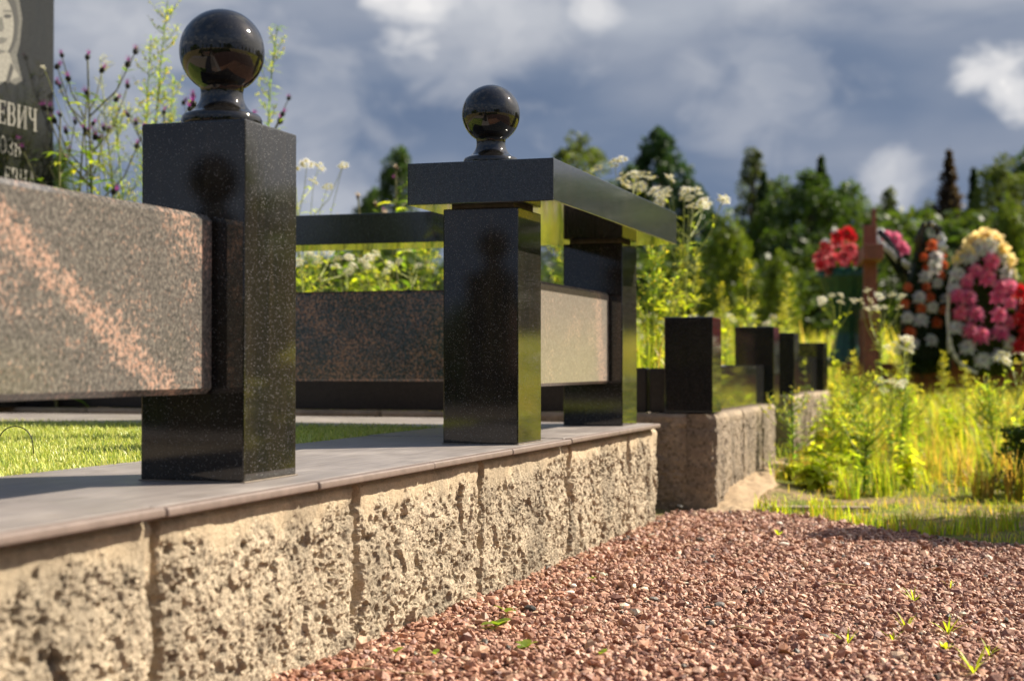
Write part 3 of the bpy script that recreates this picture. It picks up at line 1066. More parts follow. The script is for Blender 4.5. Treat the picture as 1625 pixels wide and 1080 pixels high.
UA = 4.015
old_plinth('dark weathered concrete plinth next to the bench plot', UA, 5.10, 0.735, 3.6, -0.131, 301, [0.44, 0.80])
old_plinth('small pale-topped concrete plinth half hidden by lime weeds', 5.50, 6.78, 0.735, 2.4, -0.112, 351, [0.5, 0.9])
NW = 0.13


def small_post(label, u, v, z0, h):
    o = thing('fence_post', label, 'fence post', (u + NW / 2, v + NW / 2, z0), 0, 'short black granite posts')
    obj('shaft', box_mesh('shaft', (-NW / 2, -NW / 2, 0.0012), (NW / 2, NW / 2, h), 0.003, 2), o, M['black_far'])
    return o


VN = 0.748
small_post('short black granite post on the near corner of the dark concrete plinth', UA + 0.02, VN, -0.131, 0.257)
small_post('short black granite post at the far end of the reflecting glass-like panel', 5.10 + 0.07 - 0.13 + 0.10, VN, -0.131, 0.257)
small_post('slim-looking black granite post on the pale-topped plinth, partly hidden', 5.665, VN + .002, -0.112, 0.228)
small_post('farthest short black granite post, beside the white flowers', 6.60, VN, -0.112, 0.204)


M['kerb'] = mat_simple('dull_black_kerb_granite', (0.026, 0.022, 0.021), 0.42, 0.45, 140, 0.1, 0.0006, 0.35)


def low_panel(label, a, b, mat='black_far'):
    c = [(a[i] + b[i]) / 2 for i in range(3)]
    o = obj('low_granite_rail', box_mesh('low_granite_rail', [a[i] - c[i] for i in range(3)], [b[i] - c[i] for i in range(3)], 0.003, 1), None, M[mat], c)
    return tag(o, label, 'fence rail', 'low black granite rails')


low_panel('low polished panel mirroring grass between two short black posts', (UA + .1505, 0.778, -0.1298), (5.139, 0.82, -0.002))
low_panel('low mirror-like panel between the two farthest short black posts', (5.796, 0.778, -0.1108), (6.599, 0.82, 0.03))
low_panel('short black panel left of the near corner post', (UA + 0.05, 0.879, -0.1298), (UA + 0.10, 0.925, -0.010), 'kerb')
low_panel('long black kerb panel running behind the rear rail', (UA + 0.052, 0.934, -0.1298), (UA + 0.10, 3.5, -0.009), 'kerb')


# ------------------------------------------------------------------ plants
def rot(a, z=0.0):
    return Vector((math.cos(a), math.sin(a), z))


def lerp(a, b, t):
    return a + (b - a) * t


G_LIME = (0.36, 0.46, 0.05)
G_MID = (0.14, 0.24, 0.040)
G_DARK = (0.06, 0.12, 0.028)
G_YEL = (0.46, 0.47, 0.075)


def cvar(c, r, k=0.25):
    f = 1 + r.uniform(-k, k)
    return tuple(max(0, x * f * (1 + r.uniform(-.08, .08))) for x in c)


def stalk(h, r, bend=0.06, n=7):
    a = r.uniform(0, 6.28)
    pts = []
    for i in range(n):
        t = i / (n - 1)
        w = bend * h * t * t + 0.008 * h * math.sin(t * 7 + a)
        pts.append(Vector((math.cos(a) * w, math.sin(a) * w, h * t)))
    return pts


def along(pts, t):
    f = t * (len(pts) - 1)
    i = min(int(f), len(pts) - 2)
    return pts[i].lerp(pts[i + 1], f - i)


def plant_horseweed(h, seed, lush=1.0):
    """tall thin stalk thick with narrow leaves, side shoots with tiny buds near the top"""
    r = random.Random(seed)
    st, fo = MB(), MB()
    pts = stalk(h, r, 0.05)
    st.tube(pts, [0.0056 * (1 - 0.72 * i / 6) for i in range(7)], 5, (0.20, 0.27, 0.06))
    for i in range(int(210 * lush)):
        t = r.uniform(0.05, 1.0)
        p = along(pts, t)
        a = i * 2.4 + r.uniform(-.3, .3)
        ln = lerp(0.095, 0.045, t) * r.uniform(.7, 1.2)
        fo.leaf(p, rot(a, r.uniform(0.3, 1.1)), (0, 0, 1), ln, ln * 0.11, cvar(G_MID if r.random() < .75 else G_LIME, r), 0.45, 2)
    for i in range(int(30 * lush)):
        t = r.uniform(0.45, 0.97)
        p = along(pts, t)
        a = i * 2.4
        ln = lerp(0.14, 0.05, (t - .45) / .52) * r.uniform(.8, 1.2)
        q = [p, p + rot(a, 0.7).normalized() * ln * .5, p + rot(a, 0.8).normalized() * ln + Vector((0, 0, .015))]
        st.tube(q, [0.0016, 0.0012, 0.0007], 4, (0.28, 0.34, 0.08), False)
        for k in range(10):
            s = along(q, r.uniform(.25, 1))
            b = r.uniform(0, 6.28)
            fo.leaf(s, rot(b, r.uniform(.2, 1)), (0, 0, 1), r.uniform(.014, .030), .0042, cvar(G_LIME if r.random() < .5 else G_MID, r), 0.2, 2)
            if k % 3 == 0:
                fo.blob(s + rot(b, .6) * .008, 0.0030, cvar((0.52, 0.52, 0.20), r), 1.3)
    return dict(stem=(st, 'stem'), foliage=(fo, 'leaf'))


def plant_thistle(h, seed, heads=9, gone=0.0):
    """branched thistle: dark stem, ragged leaves, purple or fluffy seeding heads"""
    r = random.Random(seed)
    st, fo = MB(), MB()
    fl = []
    pts = stalk(h * 0.93, r, 0.05)
    sc = (0.13, 0.13, 0.05)
    st.tube(pts, [0.0062 * (1 - 0.55 * i / 6) for i in range(7)], 5, sc)
    tips = [pts[-1]]
    for i in range(heads):
        t = r.uniform(0.42, 0.92)
        p = along(pts, t)
        a = i * 2.4 + r.uniform(-.4, .4)
        ln = h * r.uniform(0.16, 0.30) * (1.25 - t * .6)
        q = [p, p + rot(a, 1.0).normalized() * ln * .5, p + rot(a, 1.7).normalized() * ln + rot(a) * 0.02]
        st.tube(q, [0.0034, 0.0027, 0.0018], 4, sc, False)
        tips.append(q[2])
        for k in range(6):
            s = along(q, r.uniform(.1, .9))
            fo.leaf(s, rot(r.uniform(0, 6.28), .5), (0, 0, 1), r.uniform(.022, .048), .013, cvar(G_MID, r), 0.3, 2)
        if r.random() < .6:
            tips.append(along(q, 0.75) + rot(a + 1.5, 1.2) * 0.020)
            st.tube([along(q, .68), tips[-1]], 0.001, 4, sc, False)
    for i in range(46):
        t = r.uniform(0.03, 0.88)
        p = along(pts, t)
        a = i * 2.4 + r.uniform(-.3, .3)
        ln = lerp(0.15, 0.075, t) * r.uniform(.7, 1.15)
        d = rot(a, r.uniform(.1, .7))
        c = cvar(G_MID if r.random() < .7 else G_LIME, r)
        fo.leaf(p, d, (0, 0, 1), ln, ln * 0.22, c, 0.4, 4, 0.4)
        for k in range(6):                                    # ragged lobes
            s = p + d.normalized() * ln * (0.2 + .13 * k) - Vector((0, 0, 0.4 * ln * (0.2 + .13 * k) ** 2))
            fo.leaf(s, rot(a + (1.1 if k % 2 else -1.1), .35), (0, 0, 1), ln * .17, ln * .07, c, 0.2, 1)
    for i, p in enumerate(tips):
        fl.append((p, r.random() < gone, r.uniform(.8, 1.2)))
    return dict(stem=(st, 'stem'), foliage=(fo, 'leaf'), heads=fl)


def plant_fleabane(h, seed, heads=12, spread=0.5):
    """pale leafy stalk opening into flat clusters of small white flowers"""
    r = random.Random(seed)
    st, fo = MB(), MB()
    fl = []
    pts = stalk(h * 0.84, r, 0.08)
    sc = (0.33, 0.36, 0.10)
    st.tube(pts, [0.0036 * (1 - 0.5 * i / 6) for i in range(7)], 5, sc)
    for i in range(heads):
        t = r.uniform(0.62, 1.0)
        p = along(pts, t)
        a = i * 2.4 + r.uniform(-.4, .4)
        rr = h * 0.16 * spread * 2 * r.uniform(.35, 1.1)
        q2 = Vector((pts[-1].x + math.cos(a) * rr, pts[-1].y + math.sin(a) * rr, h * r.uniform(.86, 1.0)))
        q = [p, p.lerp(q2, .5) + rot(a) * rr * .18, q2]
        st.tube(q, [0.0018, 0.0014, 0.0010], 4, sc, False)
        fl.append((q2, False, r.uniform(.8, 1.25)))
        for k in range(3):
            s = along(q, r.uniform(.1, .8))
            fo.leaf(s, rot(r.uniform(0, 6.28), .7), (0, 0, 1), r.uniform(.02, .04), .006, cvar(G_LIME, r), 0.25, 2)
    for i in range(30):
        t = r.uniform(0.03, 0.88)
        p = along(pts, t)
        a = i * 2.4 + r.uniform(-.3, .3)
        ln = lerp(0.10, 0.05, t) * r.uniform(.7, 1.2)
        fo.leaf(p, rot(a, r.uniform(.3, .9)), (0, 0, 1), ln, ln * 0.20, cvar(G_LIME if r.random() < .6 else G_MID, r), 0.4, 3)
    return dict(stem=(st, 'stem'), foliage=(fo, 'leaf'), white=fl)


def plant_plume(h, seed):
    """goldenrod-like plume of tiny yellow-green buds on a leafy stalk"""
    r = random.Random(seed)
    st, fo = MB(), MB()
    pts = stalk(h, r, 0.07)
    st.tube(pts, [0.0042 * (1 - 0.7 * i / 6) for i in range(7)], 5, (0.30, 0.33, 0.08))
    for i in range(46):
        t = r.uniform(0.04, 0.7)
        p = along(pts, t)
        ln = lerp(0.085, 0.05, t) * r.uniform(.7, 1.2)
        fo.leaf(p, rot(i * 2.4, r.uniform(.2, .9)), (0, 0, 1), ln, ln * 0.16, cvar(G_LIME, r), 0.4, 2)
    for i in range(34):
        t = r.uniform(0.48, 1.0)
        p = along(pts, t)
        a = i * 2.4
        ln = h * lerp(0.16, 0.03, (t - .48) / .52) * r.uniform(.7, 1.15)
        q = [p, p + rot(a, .9).normalized() * ln * .55, p + rot(a, .7).normalized() * ln]
        st.tube(q, [0.0015, 0.0011, 0.0007], 3, (0.33, 0.36, 0.09), False)
        for k in range(15):
            s = along(q, r.uniform(.15, 1)) + Vector((r.uniform(-1, 1), r.uniform(-1, 1), r.uniform(-.5, 1))) * .008
            b = r.uniform(0, 6.28)
            fo.leaf(s, rot(b, r.uniform(.2, 1.2)), (0, 0, 1), r.uniform(.008, .018), .0045, cvar(G_YEL, r), 0.15, 1)
    return dict(stem=(st, 'stem'), foliage=(fo, 'leaf'))


def plant_broadleaf(h, seed):
    """bushy weed with broad toothed lime leaves"""
    r = random.Random(seed)
    st, fo = MB(), MB()
    for k in range(r.randint(3, 5)):
        a0 = r.uniform(0, 6.28)
        hh = h * r.uniform(.65, 1.0)
        pts = [Vector((math.cos(a0) * .24 * hh * t, math.sin(a0) * .24 * hh * t, hh * t)) for t in (0, .25, .5, .75, 1)]
        st.tube(pts, [.004, .0036, .003, .0024, .0014], 4, (0.28, 0.34, 0.08))
        for i in range(20):
            t = 0.08 + 0.92 * i / 19
            p = along(pts, t)
            a = i * 1.62 + r.uniform(-.4, .4)
            ln = lerp(0.080, 0.040, t) * r.uniform(.6, 1.3)
            fo.leaf(p, rot(a, r.uniform(-.2, .9)), (0, 0, 1), ln, ln * r.uniform(.36, .5), cvar(G_LIME if r.random() < .75 else G_YEL, r), 0.45, 4, 0.25)
    return dict(stem=(st, 'stem'), foliage=(fo, 'leaf'))


def plant_tuft(h, seed, dry=0.3, n=46):
    """clump of arching grass blades with a few seed heads"""
    r = random.Random(seed)
    fo = MB()
    for i in range(n):
        a = r.uniform(0, 6.28)
        ln = h * r.uniform(.45, 1.0)
        c = (0.42, 0.30, 0.12) if r.random() < dry else (G_LIME if r.random() < .6 else G_MID)
        b = Vector((r.uniform(-.03, .03), r.uniform(-.03, .03), 0))
        lean = r.uniform(.08, .5)
        w = r.uniform(.0022, .0045)
        vs, fs = [], []
        s = Vector((-math.sin(a), math.cos(a), 0))
        for j in range(5):
            t = j / 4
            p = b + rot(a) * (ln * lean * t * t) + Vector((0, 0, ln * (t - .22 * lean * t * t)))
            ww = w * (1 - t * .9) / 2 + .0002
            vs += [p - s * ww, p + s * ww]
        for j in range(4):
            fs.append((2 * j, 2 * j + 1, 2 * j + 3, 2 * j + 2))
        fo.add(vs, fs, cvar(c, r))
        if r.random() < .16:
            tip = vs[-1]
            for k in range(9):
                fo.leaf(tip - Vector((0, 0, .006 * k)), rot(r.uniform(0, 6.28), 1.4), (0, 0, 1), .010, .003, cvar((0.42, 0.29, 0.14), r), 0, 1)
    return dict(foliage=(fo, 'leaf'))


# flower heads (shared meshes)
def flower_white():
    r = random.Random(3)
    mb = MB()
    for k in range(7):                                  # a small cluster: domed florets with ray petals
        a = k * 2.4
        rr = 0.0 if k == 0 else 0.0125
        c = Vector((math.cos(a) * rr, math.sin(a) * rr, (0.007 if k == 0 else r.uniform(-.005, .003))))
        mb.blob(c, 0.0042, (0.62, 0.58, 0.22), 0.6)
        for j in range(12):
            b = j * 0.5236 + r.uniform(-.15, .15)
            mb.leaf(c + rot(b) * .003, rot(b, r.uniform(-.1, .5)), (0, 0, 1), 0.0082, 0.0046, cvar((0.94, 0.93, 0.88), r, .04), 0.15, 1)
    return mb.mesh('flower', M['petal'])


def flower_thistle():
    r = random.Random(4)
    mb = MB()
    mb.blob((0, 0, 0), 0.0072, (0.035, 0.035, 0.03), 1.25)
    for k in range(26):
        a = k * 2.4
        mb.leaf((math.cos(a) * .0055, math.sin(a) * .0055, (k % 5) * .002 - .004), rot(a, .9), (0, 0, 1), 0.006, 0.0028, (0.05, 0.055, 0.035), 0, 1)
    for k in range(34):
        a = k * 2.4
        s = r.uniform(.1, 1)
        mb.leaf((math.cos(a) * .003 * s, math.sin(a) * .003 * s, .007), rot(a, 1.2 / s), (0, 0, 1), r.uniform(.011, .016), .0024, cvar((0.34, 0.07, 0.31), r), 0, 1)
    return mb.mesh('thistle_head', M['petal'])


def flower_fluff():
    r = random.Random(5)
    mb = MB()
    mb.blob((0, 0, -.006), 0.0055, (0.17, 0.09, 0.06), 1.5)
    for k in range(60):
        d = Vector((r.gauss(0, 1), r.gauss(0, 1), abs(r.gauss(0, 1)) + .1)).normalized()
        mb.leaf((0, 0, 0), d, Vector((r.random(), r.random(), r.random())), r.uniform(.008, .013), .0028, cvar((0.66, 0.55, 0.42), r, .15), 0, 1)
    return mb.mesh('seed_head', M['petal'])


FL_W, FL_T, FL_F = flower_white(), flower_thistle(), flower_fluff()
PROTO = {}


def proto(kind, h, seed, **kw):
    key = (kind, round(h, 2), seed, tuple(sorted(kw.items())))
    if key not in PROTO:
        d = dict(horseweed=plant_horseweed, thistle=plant_thistle, fleabane=plant_fleabane, plume=plant_plume,
                 broadleaf=plant_broadleaf, tuft=plant_tuft)[kind](h, seed, **kw)
        out = {}
        for k, v in d.items():
            if isinstance(v, tuple):
                out[k] = v[0].mesh(k, M[v[1]])
            else:
                out[k] = v
        PROTO[key] = out
    return PROTO[key]


NAMES = dict(horseweed='horseweed_plant', thistle='thistle_plant', fleabane='fleabane_plant', plume='goldenrod_plant',
             broadleaf='broadleaf_weed', tuft='grass_tuft')


def place(kind, label, loc, h, seed, rz=0.0, scale=1.0, group=None, cat=None, fs=1.0, **kw):
    d = proto(kind, h, seed, **kw)
    root = thing(NAMES[kind], label, cat or ('grass' if kind == 'tuft' else 'weed'), loc, rz, group)
    root.scale = (scale,) * 3
    for k, v in d.items():
        if isinstance(v, list):
            for (p, gone, s) in v:
                if k == 'white':
                    o = obj('flower', FL_W, root, loc=p)
                    s *= 1.0
                else:
                    o = obj('seed_head' if gone else 'thistle_head', FL_F if gone else FL_T, root, loc=p)
                o.scale = (s * fs,) * 3
                o.rotation_euler = (random.uniform(-.7, .7), random.uniform(-.7, .7), random.uniform(0, 6.28))
        else:
            o = obj(k, v, root)
            if k == 'foliage':
                o['kind'] = 'stuff'
    return root


def at(kind, label, x, ytop, d, seed, base_z=None, **kw):
    """stand a plant so that it rises to a height seen at (x, ytop) when it is d metres away"""
    top = pd(x, ytop, d)
    u, v = top[0], top[1]
    z = float(ground_z(u, v)) if base_z is None else base_z
    return place(kind, label, (u, v, z), top[2] - z, seed, **kw)


# weeds standing behind the near rail and the headstone (in the neighbouring plot, top of soil there)
ZN = -0.16
at('thistle', 'purple-headed thistle rising just right of the headstone', 148, 42, 4.75, 1, ZN, heads=11, fs=1.25)
at('horseweed', 'tallest horseweed stalk, reaching the top of the picture', 240, -6, 4.85, 2, ZN, lush=1.3)
at('fleabane', 'pale yellowish weed between the thistle and the tall horseweed', 190, 92, 4.95, 3, ZN, heads=5, fs=.4, spread=.5)
at('horseweed', 'lower horseweed close to the left of the ball-topped post', 205, 150, 5.0, 4, ZN)
at('horseweed', 'horseweed close behind the tallest one on its left', 222, 62, 5.0, 151, ZN, lush=1.2)
at('horseweed', 'budding horseweed between the tallest one and the post', 258, 120, 5.1, 152, ZN, lush=1.2)
at('thistle', 'second purple thistle half behind the first, to its left', 122, 105, 5.0, 153, ZN, heads=7, fs=1.2)
at('plume', 'pale budding plume between thistle and tallest horseweed', 188, 88, 5.0, 154, ZN)
at('broadleaf', 'leafy weed low above the near rail beside the headstone', 165, 215, 5.0, 155, ZN)
at('broadleaf', 'leafy weed low above the near rail beside the post', 225, 235, 5.0, 156, ZN)
at('thistle', 'small thistle leaning over the edge of the headstone', 92, 150, 4.7, 5, ZN, heads=4)
at('horseweed', 'horseweed stalk showing right of the first granite ball', 412, 42, 4.9, 6, ZN)
at('thistle', 'thistle with dark heads right of the first granite ball', 425, 150, 4.8, 7, ZN, heads=7, fs=1.2)
at('thistle', 'thistle tip peeping out left of the first granite ball', 282, 140, 4.8, 8, ZN, heads=3)
at('thistle', 'thistle hidden behind the ball-topped post', 352, 130, 3.05, 33, ZT, heads=6)
at('fleabane', 'white fleabane cluster right beside the ball-topped post', 487, 232, 4.85, 9, ZN, heads=13, spread=.55)
at('fleabane', 'white fleabane under the rear slab, left of the others', 508, 392, 4.7, 10, ZN, heads=9, spread=.7, fs=.8)
at('fleabane', 'white fleabane under the rear slab, second from the left', 560, 388, 4.9, 11, ZN, heads=9, spread=.7, fs=.8)
at('fleabane', 'white fleabane under the rear slab, third from the left', 615, 392, 4.75, 12, ZN, heads=9, spread=.7, fs=.8)
at('fleabane', 'white fleabane under the rear slab, nearest the bench leg', 668, 386, 4.9, 13, ZN, heads=9, spread=.7, fs=.8)
for i_, (x_, y_, d_, k_, l_) in enumerate(((482, 405, 5.0, 'horseweed', 'lime shoots under the rear slab, next to the ball-topped post'), (540, 412, 5.15, 'broadleaf', 'lime leaves under the rear slab, left of centre'),
                                          (590, 405, 5.2, 'horseweed', 'lime shoots under the rear slab, at its centre'), (640, 415, 5.1, 'broadleaf', 'lime leaves under the rear slab, right of centre'),
                                          (690, 402, 5.1, 'horseweed', 'lime shoots under the rear slab, next to the bench leg'))):
    at(k_, l_, x_, y_, d_, 140 + i_, ZN)
at('thistle', 'seeding thistle with fluffy cream heads above the rear slab', 585, 285, 5.5, 16, ZN, heads=7, gone=.8, fs=1.1)
at('thistle', 'seeding thistle tip close to the left corner of the bench slab', 632, 238, 5.5, 17, ZN, heads=6, gone=.75, fs=1.1)
at('thistle', 'low seeding thistle just right of the ball-topped post', 548, 318, 5.4, 18, ZN, heads=5, gone=.9)
at('fleabane', 'white fleabane cluster above the left of the bench slab edge', 985, 258, 5.0, 19, ZN, heads=10, spread=.5, fs=1.15)
at('fleabane', 'large white fleabane cluster above the far end of the bench slab', 1082, 280, 5.2, 20, ZN, heads=15, spread=.55, fs=1.2)
at('plume', 'thin budding stalk between the two white fleabane clusters', 958, 265, 5.1, 21, ZN)
at('plume', 'yellow-green goldenrod plume behind the near short black post', 1098, 388, 5.3, 22, ZN)
at('plume', 'slimmer goldenrod plume right of the far bench leg', 1070, 392, 5.2, 23, ZN)
at('horseweed', 'lime horseweed filling the gap right of the far bench leg', 1030, 400, 4.9, 24, ZN, lush=1.3)
at('broadleaf', 'broad lime leaves right behind the far bench leg', 1022, 420, 4.85, 25, ZN)
at('horseweed', 'lime shoot seen in the gap between the bench legs', 886, 380, 5.0, 26, ZN)
at('plume', 'budding stalk standing between the first two short black posts', 1180, 415, 5.6, 27, ZN)
at('plume', 'short goldenrod behind the second short black post', 1152, 450, 5.5, 28, ZN)
at('plume', 'feathery stalk above the third short black post', 1248, 440, 6.2, 29, -0.2)
at('fleabane', 'white fleabane beside the farthest short black post', 1322, 452, 6.6, 30, heads=6, spread=.35, fs=1.0)
at('fleabane', 'white fleabane in front of the brown cross', 1398, 452, 5.9, 31, heads=10, spread=.42, fs=1.0)
at('fleabane', 'low white fleabane in front of the dark conical wreath', 1440, 525, 5.7, 32, heads=9, spread=.5, fs=1.0)
at('fleabane', 'white flowers at the right edge below the wreaths', 1612, 560, 5.4, 34, heads=8, spread=.6, fs=1.3)
at('plume', 'lime spike left of the brown cross', 1352, 560, 5.8, 35)
at('broadleaf', 'bright lime broad-leaved weed in front of the small plinth', 1335, 640, 4.9, 36)
at('fleabane', 'white-flowered weed farther right in the sunny patch', 1408, 600, 5.1, 37, heads=8, spread=.4, fs=.9)
at('horseweed', 'lime narrow-leaved weed nearest the gravel', 1372, 670, 4.55, 38)
at('broadleaf', 'low lime weed to the right of the sunny patch', 1445, 690, 4.7, 39)
at('broadleaf', 'single broad lime leaf cluster at the foot of the dark plinth', 1285, 725, 4.55, 40)
at('broadleaf', 'lime weed hiding the end of the small plinth', 1325, 625, 5.6, 41)
at('broadleaf', 'lime weed under the white fleabane by the cross', 1420, 570, 5.6, 42)
at('horseweed', 'thin green shoot in front of the gap between the plinths', 1258, 628, 4.75, 43, lush=.5)
at('broadleaf', 'olive weed at the right edge above the shade', 1600, 650, 5.0, 44)
at('horseweed', 'drooping dry-looking stalk at the right edge', 1575, 610, 5.2, 45)

EXTRA = [('broadleaf', 1290, 655, 5.0, 'lime weed against the face of the small plinth'), ('broadleaf', 1338, 620, 5.4, 'taller lime weed at the corner of the small plinth'),
         ('horseweed', 1352, 640, 5.25, 'lime weed in the thick of the sunny patch, left of centre'), ('plume', 1385, 615, 5.5, 'lime weed in the thick of the sunny patch, at its centre'),
         ('broadleaf', 1310, 705, 4.6, 'low lime weed by the sand bank'), ('tuft', 1345, 720, 4.4, 'lowest lime weed at the front of the sunny patch'),
         ('tuft', 1400, 700, 4.5, 'low lime weed at the front right of the sunny patch'), ('plume', 1460, 610, 5.6, 'lime weed behind the dry grass'),
         ('horseweed', 1430, 610, 5.3, 'lime weed right of the centre of the sunny patch'), ('broadleaf', 1260, 735, 4.7, 'small lime weed between sand and plinth'),
         ('horseweed', 1360, 600, 5.0, 'lime horseweed rising out of the sunny patch'), ('plume', 1322, 610, 5.2, 'yellowish spike at the corner of the small plinth'), 
         ('plume', 1425, 540, 6.0, 'lime spike in front of the dark pointed wreath'), ('plume', 1500, 560, 6.4, 'hazy spike under the yellow-edged wreath'),
         ('plume', 1530, 575, 6.0, 'olive spike under the large oval wreath'), ('broadleaf', 1520, 625, 6.0, 'leafy weed below the large oval wreath'),
         ('broadleaf', 1570, 600, 6.3, 'leafy weed below the red wreath'), ('tuft', 1480, 690, 4.9, 'dry straw-coloured clump right of the sunny patch'),
         ('tuft', 1530, 680, 4.8, 'dry straw-coloured clump nearer the right edge'), ('tuft', 1590, 660, 4.7, 'dry arching clump at the right edge'),
         ('tuft', 1560, 720, 4.4, 'olive clump in the shade at the right edge'), ('tuft', 1615, 700, 4.3, 'dark clump in the shade cut by the right edge')]
for i, (k, x, y, d, lab) in enumerate(EXTRA):
    at(k, lab, x, y, d, 110 + i, **(dict(dry=.65 if 8 < i < 22 else .1, n=80) if k == 'tuft' else {}))

# tufts of grass along the edge of the gravel and through the meadow
TUFT = [(1215, 772, 4.05, .10), (1245, 780, 3.95, .0), (1300, 770, 3.95, .10), (1330, 785, 3.85, .1), (1365, 795, 3.72, .1), (1400, 800, 3.65, .2),
        (1440, 800, 3.58, .2), (1480, 812, 3.5, .2), (1520, 800, 3.52, .1), (1560, 790, 3.55, .1), (1600, 780, 3.6, .1)]
for i, (x, y, d, dry) in enumerate(TUFT):
    at('tuft', 'short green grass tuft where the gravel ends, %s from the plinths' % ('nearest', 'second', 'third', 'fourth', 'fifth', 'sixth', 'seventh', 'eighth', 'ninth', 'tenth', 'farthest')[i], x, y + 8, d, 60 + i % 4, dry=dry, group='grass tufts along the end of the gravel', rz=i * 1.3)
for i in range(34):
    d = random.uniform(5.2, 8.2)
    x = random.uniform(1330, 1640)
    p = pd(x, 640, d)
    if p[1] > 0.66:
        continue
    z = float(ground_z(p[0], p[1]))
    where = ('below the green vase', 'below the cross', 'below the dark pointed wreath', 'below the large oval wreath', 'below the red wreath')[min(4, int((x - 1330) / 62))]
    row = ('nearest', 'second', 'third', 'fourth', 'farthest')[min(4, int((d - 5.2) / .6))]
    place('tuft', 'long grass clump %s, %s row from the gravel' % (where, row), (p[0], p[1], z), 0.22, 70 + i % 5, random.uniform(0, 6.28),
          random.uniform(.6, 1.1), 'clumps of long grass before the wreaths', dry=0.25 + 0.12 * (i % 5))
for i in range(70):
    d = random.uniform(5.6, 11)
    x = random.uniform(1000, 1262)
    p = pd(x, 600, d)
    if p[0] < 6.9 and p[1] > .6 and p[0] > 5.2 and p[1] < 2.4:
        continue
    z = float(ground_z(p[0], p[1])) + (0.2 if p[0] < 5.2 else 0)
    k = ('plume', 'fleabane', 'horseweed', 'plume', 'broadleaf')[i % 5]
    lab = {'plume': 'hazy yellow-green goldenrod in the meadow behind the short black posts', 'fleabane': 'hazy white-flowered weed in the meadow behind the short black posts',
           'horseweed': 'hazy lime horseweed in the meadow behind the short black posts', 'broadleaf': 'hazy leafy weed in the meadow behind the short black posts'}[k]
    lab += ', ' + ('seen beside the far bench leg', 'seen above the near short post', 'seen right of the near short post', 'seen above the second short post', 'seen above the far short posts')[min(4, int((x - 1000) / 57))]
    lab = lab.replace('in the meadow behind the short black posts', ('near in the meadow', 'mid-way in the meadow', 'far in the meadow')[min(2, int((d - 5.6) / 1.8))])
    place(k, lab, (p[0], p[1], z), 0.62, 80 + i % 3, random.uniform(0, 6.28), random.uniform(.7, 1.05), 'weeds in the meadow behind the short posts',
          **(dict(heads=8, fs=1.3) if k == 'fleabane' else {}))


# blades of meadow grass: one mass
def build_grass():
    parts = []

    def blades(n, u, v, h0, h1, w0, w1, pal, pr, lean=0.6):
        k = np.ones(len(u), bool)
        # not on plinths, gravel or in the graves
        k &= ~((u < gravel_edge(v) + 0.02) & (v < 0.84) & (v > -4))
        k &= ~((u > 0.3) & (u < 4.13) & (v > 0.78) & (v < 3.4))
        k &= ~((u > 3.9) & (u < 5.2) & (v > 0.70) & (v < 0.95))
        k &= ~((u > 5.4) & (u < 6.85) & (v > 0.70) & (v < 0.95))
        k &= ~((u > 3.9) & (u < 4.5) & (v > 0.52) & (v < 0.75) & (rng.random(len(u)) < 0.9))
        k &= (fbm(u * 1.7, v * 1.7, 3, 14) > 0.36) | (u > 7)
        u, v = u[k], v[k]
        n = len(u)
        inside = (u > 3.95) & (u < 5.15) & (v > 0.74) & (v < 3.6)
        z = np.where(inside, -0.145, ground_z(u, v) - 0.01)
        h = rng.uniform(h0, h1, n)
        w = rng.uniform(w0, w1, n)
        a = rng.uniform(0, 2 * math.pi, n)
        le = rng.uniform(0.05, lean, n)
        dx, dy = np.cos(a), np.sin(a)
        b = np.stack([u, v, z], -1)
        s = np.stack([-dy, dx, 0 * a], -1) * w[:, None] / 2
        m = b + np.stack([dx * h * le * .3, dy * h * le * .3, h * .58], -1)
        t = b + np.stack([dx * h * le, dy * h * le, h * (1.02 - .3 * le)], -1)
        V = np.stack([b - s, b + s, m - s * .8, m + s * .8, t - s * .12, t + s * .12], 1)
        c = np.array(pal)[rng.choice(len(pal), n, p=pr)] * rng.uniform(.75, 1.25, (n, 1))
        parts.append((V, c))

    pal = [(0.33, 0.40, 0.05), (0.24, 0.33, 0.045), (0.48, 0.44, 0.09), (0.50, 0.36, 0.14), (0.13, 0.22, 0.035)]
    pr = [.32, .22, .20, .14, .12]
    n = 7000
    blades(n, rng.uniform(4.6, 7, n), rng.uniform(-0.7, 0.76, n), .03, .12, .002, .004, pal, pr, 1.1)
    n = 9000
    blades(n, rng.uniform(6.0, 10, n), rng.uniform(-0.9, 0.9, n), .05, .22, .003, .006, pal, pr)
    n = 6500
    blades(n, rng.uniform(3.3, 4.7, n), rng.uniform(-0.5, 0.62, n), .015, .045, .0015, .003, pal, pr, 1.3)
    n = 14000
    blades(n, rng.uniform(3.95, 9, n), rng.uniform(0.75, 4.5, n), .08, .35, .003, .006, pal, pr)
    n = 26000
    blades(n, rng.uniform(10.2, 26, n), rng.uniform(-6, 12, n), .25, .65, .008, .018, pal, pr)
    n = 22000
    blades(n, rng.uniform(3, 16, n), rng.uniform(-9, -0.6, n), .08, .38, .006, .013, pal, pr)
    n = 16000
    blades(n, rng.uniform(24, 60, n), rng.uniform(-14, 34, n), .3, .8, .03, .06, pal, pr)
    V = np.concatenate([p[0] for p in parts])
    c = np.concatenate([p[1] for p in parts])
    n = len(V)
    o = np.arange(n)[:, None] * 6
    Fc = np.concatenate([o + np.array([[0, 1, 3, 2]]), o + np.array([[2, 3, 5, 4]])])
    tag(obj('meadow_grass', mesh_np('meadow_grass', V.reshape(-1, 3), Fc, np.repeat(c, 6, 0)), mat=M['grass']),
        'sunlit yellow-green meadow grass between the graves', 'grass', kind='stuff')


build_grass()


